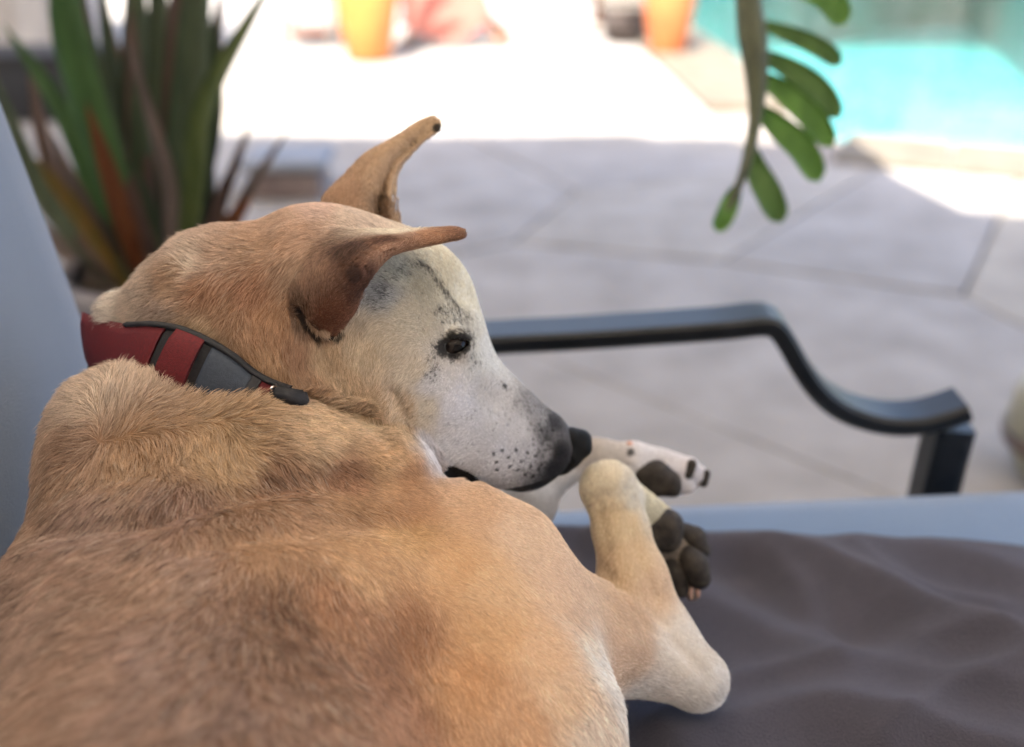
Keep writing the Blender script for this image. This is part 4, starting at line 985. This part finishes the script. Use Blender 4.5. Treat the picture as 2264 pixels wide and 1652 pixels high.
M_pot = noise_mat('charcoal_pot', (.03, .03, .035), (.05, .05, .058), 8, .5, .3, 60); M_rim = noise_mat('grey_rim', (.10, .09, .10), (.14, .13, .14), 8, .6, .3, 60); M_soil = noise_mat('soil', (.02, .014, .01), (.05, .035, .025), 60, 1, 1, 120, dist=.01)
lathe('pot', [(.001, .0), (.12, .0), (.13, .02), (.165, .40), (.165, .435), (.150, .435), (.148, .40), (.001, .40)], pc, M_pot, pl)
lathe('pot_rim', [(.166, .40), (.178, .402), (.180, .455), (.172, .462), (.150, .460), (.1505, .4352), (.166, .4352)], pc, M_rim, pl)
lathe('soil', [(.001, .425), (.149, .420)], pc, M_soil, pl)
# the hanging leaf on the right belongs to a plant outside the frame: its pot peeps in at the right edge
qc = at_y(2368, 1000, 1.95); qc[2] = 0
fp = empty('feather_leaf_plant', tuple(qc), 'bright green split leaf arching down from a round pale pot at right', 'plant')
M_pale = noise_mat('pale_glaze', (.17, .16, .12), (.22, .21, .16), 5, .35, .2, 40); M_brn = noise_mat('brown_glaze', (.05, .03, .022), (.09, .055, .04), 9, .35, .2, 40)
lathe('pot', [(.001, 0), (.07, 0), (.10, .02), (.135, .10), (.125, .19), (.105, .225), (.092, .225), (.110, .19), (.001, .18)], qc, M_pale, fp)
lathe('pot_band', [(.136, .085), (.1385, .10), (.1375, .115), (.134, .10)], qc, M_brn, fp)
FD = 1.42
def FP(u, v, dd=0): return P(u, v, FD + dd)
M_fr = leafmat('fresh_leaf', (.07, .17, .025), (.13, .28, .05), .45, .4); M_fr2 = leafmat('deep_green_leaf', (.05, .115, .02), (.09, .18, .04), .4, .45); M_stem = leafmat('leaf_stem', (.05, .055, .03), (.09, .10, .05), .1)  # second leaflet green is darker than the fresh one
spine = [qc + np.array([0, 0, .18]), qc + np.array([-.02, -.1, .9]), qc + np.array([-.22, -.3, 1.42]), FP(1700, -420), FP(1648, -160), FP(1655, 0), FP(1672, 150), FP(1670, 260), FP(1650, 360), FP(1625, 430), FP(1600, 480)]
sp3 = cr(spine, 8); rs = np.interp(np.linspace(0, 1, len(sp3)), [0, .4, .55, .7, 1], [.013, .012, .020, .009, .003])
V, F = [], []
for i, p in enumerate(sp3):
    t = sp3[min(i + 1, len(sp3) - 1)] - sp3[max(i - 1, 0)]; t /= np.linalg.norm(t); a_ = np.cross(t, AXF); a_ /= np.linalg.norm(a_); b_ = np.cross(t, a_)
    for k in range(8): V.append(p + rs[i] * (a_ * math.cos(k * math.pi / 4) + .6 * b_ * math.sin(k * math.pi / 4)))
for i in range(len(sp3) - 1):
    for k in range(8): F.append((i * 8 + k, i * 8 + (k + 1) % 8, (i + 1) * 8 + (k + 1) % 8, (i + 1) * 8 + k))
mesh('stem', V, F, M_stem, fp)
lp = lambda s: (.40 + .60 * math.sin(min(1, s * 1.7) * math.pi / 2)) * math.sqrt(max(0, 1 - s ** 9)) + .03
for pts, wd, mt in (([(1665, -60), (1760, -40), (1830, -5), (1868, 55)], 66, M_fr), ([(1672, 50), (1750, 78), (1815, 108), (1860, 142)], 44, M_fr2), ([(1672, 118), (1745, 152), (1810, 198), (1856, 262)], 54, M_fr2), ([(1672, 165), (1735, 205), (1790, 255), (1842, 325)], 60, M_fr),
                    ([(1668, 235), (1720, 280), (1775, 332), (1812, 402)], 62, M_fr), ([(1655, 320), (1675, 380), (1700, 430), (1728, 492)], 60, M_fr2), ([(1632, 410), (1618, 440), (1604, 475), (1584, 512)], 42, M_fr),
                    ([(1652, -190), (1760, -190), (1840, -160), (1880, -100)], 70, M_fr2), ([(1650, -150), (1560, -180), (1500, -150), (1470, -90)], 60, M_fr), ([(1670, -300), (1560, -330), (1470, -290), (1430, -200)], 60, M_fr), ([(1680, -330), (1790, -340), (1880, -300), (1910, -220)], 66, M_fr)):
    blade('leaflet', [FP(u, v, .004 * math.sin(i * 2)) for i, (u, v) in enumerate(pts)], wd * 1.0 * FD / FPX, mt, fp, prof=lp, fold=.12)

# ---------------------------------------------------------------- things in the sun at the back
def base(u, v): q = G(u, v); return q
k = base(88, 270); bk = empty('black_planter', tuple(k), 'black rectangular planter in front of the shaded stucco wall', 'planter')
M_blk = noise_mat('matt_black', (.006, .006, .007), (.012, .012, .013), 10, .7, .2, 60)
box('box', k[0] - .28, k[0] + .36, k[1], k[1] + .36, 0, .29, M_blk, bk, .015); box('rim', k[0] - .30, k[0] + .38, k[1] - .02, k[1] + .38, .292, .315, M_blk, bk, .008)
k = base(650, 446); sb = empty('stone_block', tuple(k), 'low grey stone block on the paving just beyond the head', 'block')
M_gs = noise_mat('grey_stone', (.16, .17, .19), (.24, .25, .27), 10, .8, .5, 60, dist=.004)
box('top_slab', k[0] - .20, k[0] + .125, k[1], k[1] + .30, .105, .15, M_gs, sb, .02); box('plinth', k[0] - .17, k[0] + .095, k[1] + .03, k[1] + .27, .0, .103, noise_mat('brown_stone', (.14, .10, .09), (.2, .15, .13), 10, .9, .5, 60), sb, .01)
M_och = noise_mat('ochre_glaze', (.48, .16, .04), (.60, .24, .06), 3, .45, .2, 30); M_ter = noise_mat('terracotta', (.45, .12, .035), (.55, .17, .05), 5, .8, .3, 50)
M_wd = noise_mat('warm_wood', (.22, .09, .04), (.30, .14, .06), 6, .6, .4, 60); M_gw = noise_mat('grey_wood', (.14, .12, .10), (.22, .19, .16), 6, .7, .4, 60)
def big_pot(u, v, r, h, mat, label, plant):
    k = base(u, v); k[1] += r; o = empty('garden_pot', tuple(k), label, 'pot')
    lathe('body', [(.001, 0), (r * .62, 0), (r * .70, .02), (r * .98, h * .55), (r, h * .8), (r * .86, h * .93), (r * .80, h * .93), (r * .78, h * .86), (.001, h * .85)], k, mat, o)
    lathe('rim', [(r * .862, h * .91), (r * .98, h * .93), (r * .99, h * .985), (r * .93, h), (r * .80, h * .995), (r * .81, h * .932)], k, M_ter, o)
    lathe('soil', [(.001, h * .90), (r * .79, h * .89)], k, M_soil, o)
    for i in range(9):
        a = i * 2.4; q = k + np.array([math.cos(a) * r * .3, math.sin(a) * r * .3, h * .9]); d_ = np.array([math.cos(a), math.sin(a), 0])
        blade('leaf', [q, q + d_ * .08 + np.array([0, 0, .2]), q + d_ * .22 + np.array([0, 0, .36]), q + d_ * .42 + np.array([0, 0, .38])], .06, ML['g'], o, nrm=np.array([0, 0, 1.]))
big_pot(808, 143, .205, .62, M_och, 'ochre yellow glazed pot standing in the sun left of the pink chair', 1)
big_pot(1482, 128, .17, .60, M_ter, 'orange terracotta pot standing in the sun beside the pool corner', 1)
# folding chair with a pink towel
def bar(name, a, b, wd, th, mat, parent):
    a, b = np.array(a, float), np.array(b, float); t = (b - a) / np.linalg.norm(b - a); s = np.cross(t, [0, 1., 0]); s = s / np.linalg.norm(s) if np.linalg.norm(s) > .1 else np.array([1., 0, 0]); n_ = np.cross(t, s)
    V = [p + s * i * wd / 2 + n_ * j * th / 2 for p in (a, b) for i, j in ((-1, -1), (1, -1), (1, 1), (-1, 1))]
    return mesh(name, V, [(0, 1, 2, 3)[::-1], (4, 5, 6, 7)] + [(i, (i + 1) % 4, (i + 1) % 4 + 4, i + 4) for i in range(4)], mat, parent, smooth=False)
k = base(1000, 104); ch = empty('deck_chair', tuple(k), 'wooden deck chair facing the sun with crossed legs', 'chair')
for y in (0, .52):
    bar('leg', k + [-.36, y, 0], k + [.10, y, .52], .045, .03, M_wd, ch); bar('leg', k + [.40, y, 0], k + [-.05, y, .40], .045, .03, M_wd, ch); bar('back_post', k + [-.02, y + .035, .40], k + [-.30, y + .035, 1.05], .045, .03, M_wd, ch)
for i in range(5): box('seat_slat', k[0] - .12 + i * .09, k[0] - .05 + i * .09, k[1] + .005, k[1] + .515, .405, .425, M_wd, ch, .004)
bar('stretcher', k + [-.3, .0, .07], k + [-.3, .52, .07], .04, .03, M_gw, ch); bar('foot_rail', k + [-.34, -.03, .03], k + [.38, -.03, .03], .03, .05, M_gw, ch)
M_pink = fabric('pink_cloth', (.34, .12, .09), (.44, .18, .14))
nu, nv = 30, 12; V = []
for i in range(nu + 1):
    s = i / nu
    for j in range(nv + 1):
        t = j / nv; f_ = .012 * math.sin(t * 9 + s * 4)
        if s < .5: q = (-.36 + t * .60, .50 - s / .5 * .55, .447 + .01 * math.sin(t * 20))
        else: q = (-.36 + t * .60 + .03 * math.sin(s * 9), -.055 + f_ * 1.5, .447 - (s - .5) / .5 * (.28 + .12 * math.sin(t * 3.1)))
        V.append(k + np.array(q) + [0, 0, abs(f_) * .4])
V = np.array(V); m = len(V); F = []
for i in range(nu):
    for j in range(nv):
        a = i * (nv + 1) + j; q = (a, a + 1, a + nv + 2, a + nv + 1); F += [q, tuple(x + m for x in q[::-1])]
tag(mesh('pink_towel', np.concatenate([V, V - [0, 0, .006]]), F, M_pink), 'pink towel draped over the seat of the wooden deck chair', 'towel')
k = base(690, 104); cf = empty('white_side_table', tuple(k), 'small pale wooden side table in the sun beside the ochre pot', 'table')
for dx, dy in ((-.2, 0), (.13, 0), (-.2, .4), (.13, .4)): box('leg', k[0] + dx - .018, k[0] + dx + .018, k[1] + dy, k[1] + dy + .036, 0, .40, M_gw, cf, .003)
box('table_top', k[0] - .25, k[0] + .18, k[1] - .03, k[1] + .46, .402, .43, M_gw, cf, .006); box('shelf', k[0] - .18, k[0] + .11, k[1] + .04, k[1] + .39, .08, .10, M_wd, cf, .004)
# dark basket leaning beside the terracotta pot
k = base(1385, 100); bs = empty('dark_basket', tuple(k), 'dark wicker basket with a pale rim left of the terracotta pot', 'basket')
lathe('basket_body', [(.001, 0), (.12, 0), (.165, .12), (.175, .22), (.165, .22), (.150, .12), (.001, .02)], k + [0, .17, 0], noise_mat('wicker', (.03, .022, .02), (.09, .07, .06), 60, .9, .8, 120, dist=.006), bs)
lathe('basket_rim', [(.164, .221), (.182, .221), (.184, .25), (.172, .258), (.162, .25)], k + [0, .17, 0], M_gw, bs)
k = base(1318, 70); ps = empty('parasol_foot', tuple(k), 'brown wooden parasol pole on a round foot near the pool', 'parasol')
lathe('foot', [(.001, 0), (.2, 0), (.2, .03), (.19, .045), (.04, .06), (.001, .06)], k, M_gw, ps); lathe('pole', [(.001, .062), (.035, .062), (.035, 2.2), (.001, 2.2)], k, M_wd, ps, 20)
lathe('folded_canopy', [(.036, 1.3), (.09, 1.35), (.13, 1.7), (.08, 2.15), (.036, 2.25)], k, fabric('canvas', (.62, .58, .5), (.7, .66, .58)), ps, 20)
# hedge beyond the pool
hg = empty('hedge', (6, 14.6, 0), 'clipped green hedge along the far side of the pool', 'hedge')
rh = np.random.default_rng(5); nl = 9000; c = np.stack([rh.uniform(1.5, 11, nl), rh.uniform(14.2, 15.4, nl), rh.uniform(0.05, 1.7, nl)], 1); a = rh.normal(size=(nl, 3)); a /= np.linalg.norm(a, axis=1)[:, None]; b2 = np.cross(a, rh.normal(size=(nl, 3))); b2 /= np.linalg.norm(b2, axis=1)[:, None]
V = np.stack([c - a * .07, c + b2 * .035, c + a * .07, c - b2 * .035], 1).reshape(-1, 3); o = link('foliage', np_mesh('foliage', V, np.arange(nl * 4).reshape(-1, 4)), ML['g'], hg, smooth=False); o['kind'] = 'stuff'
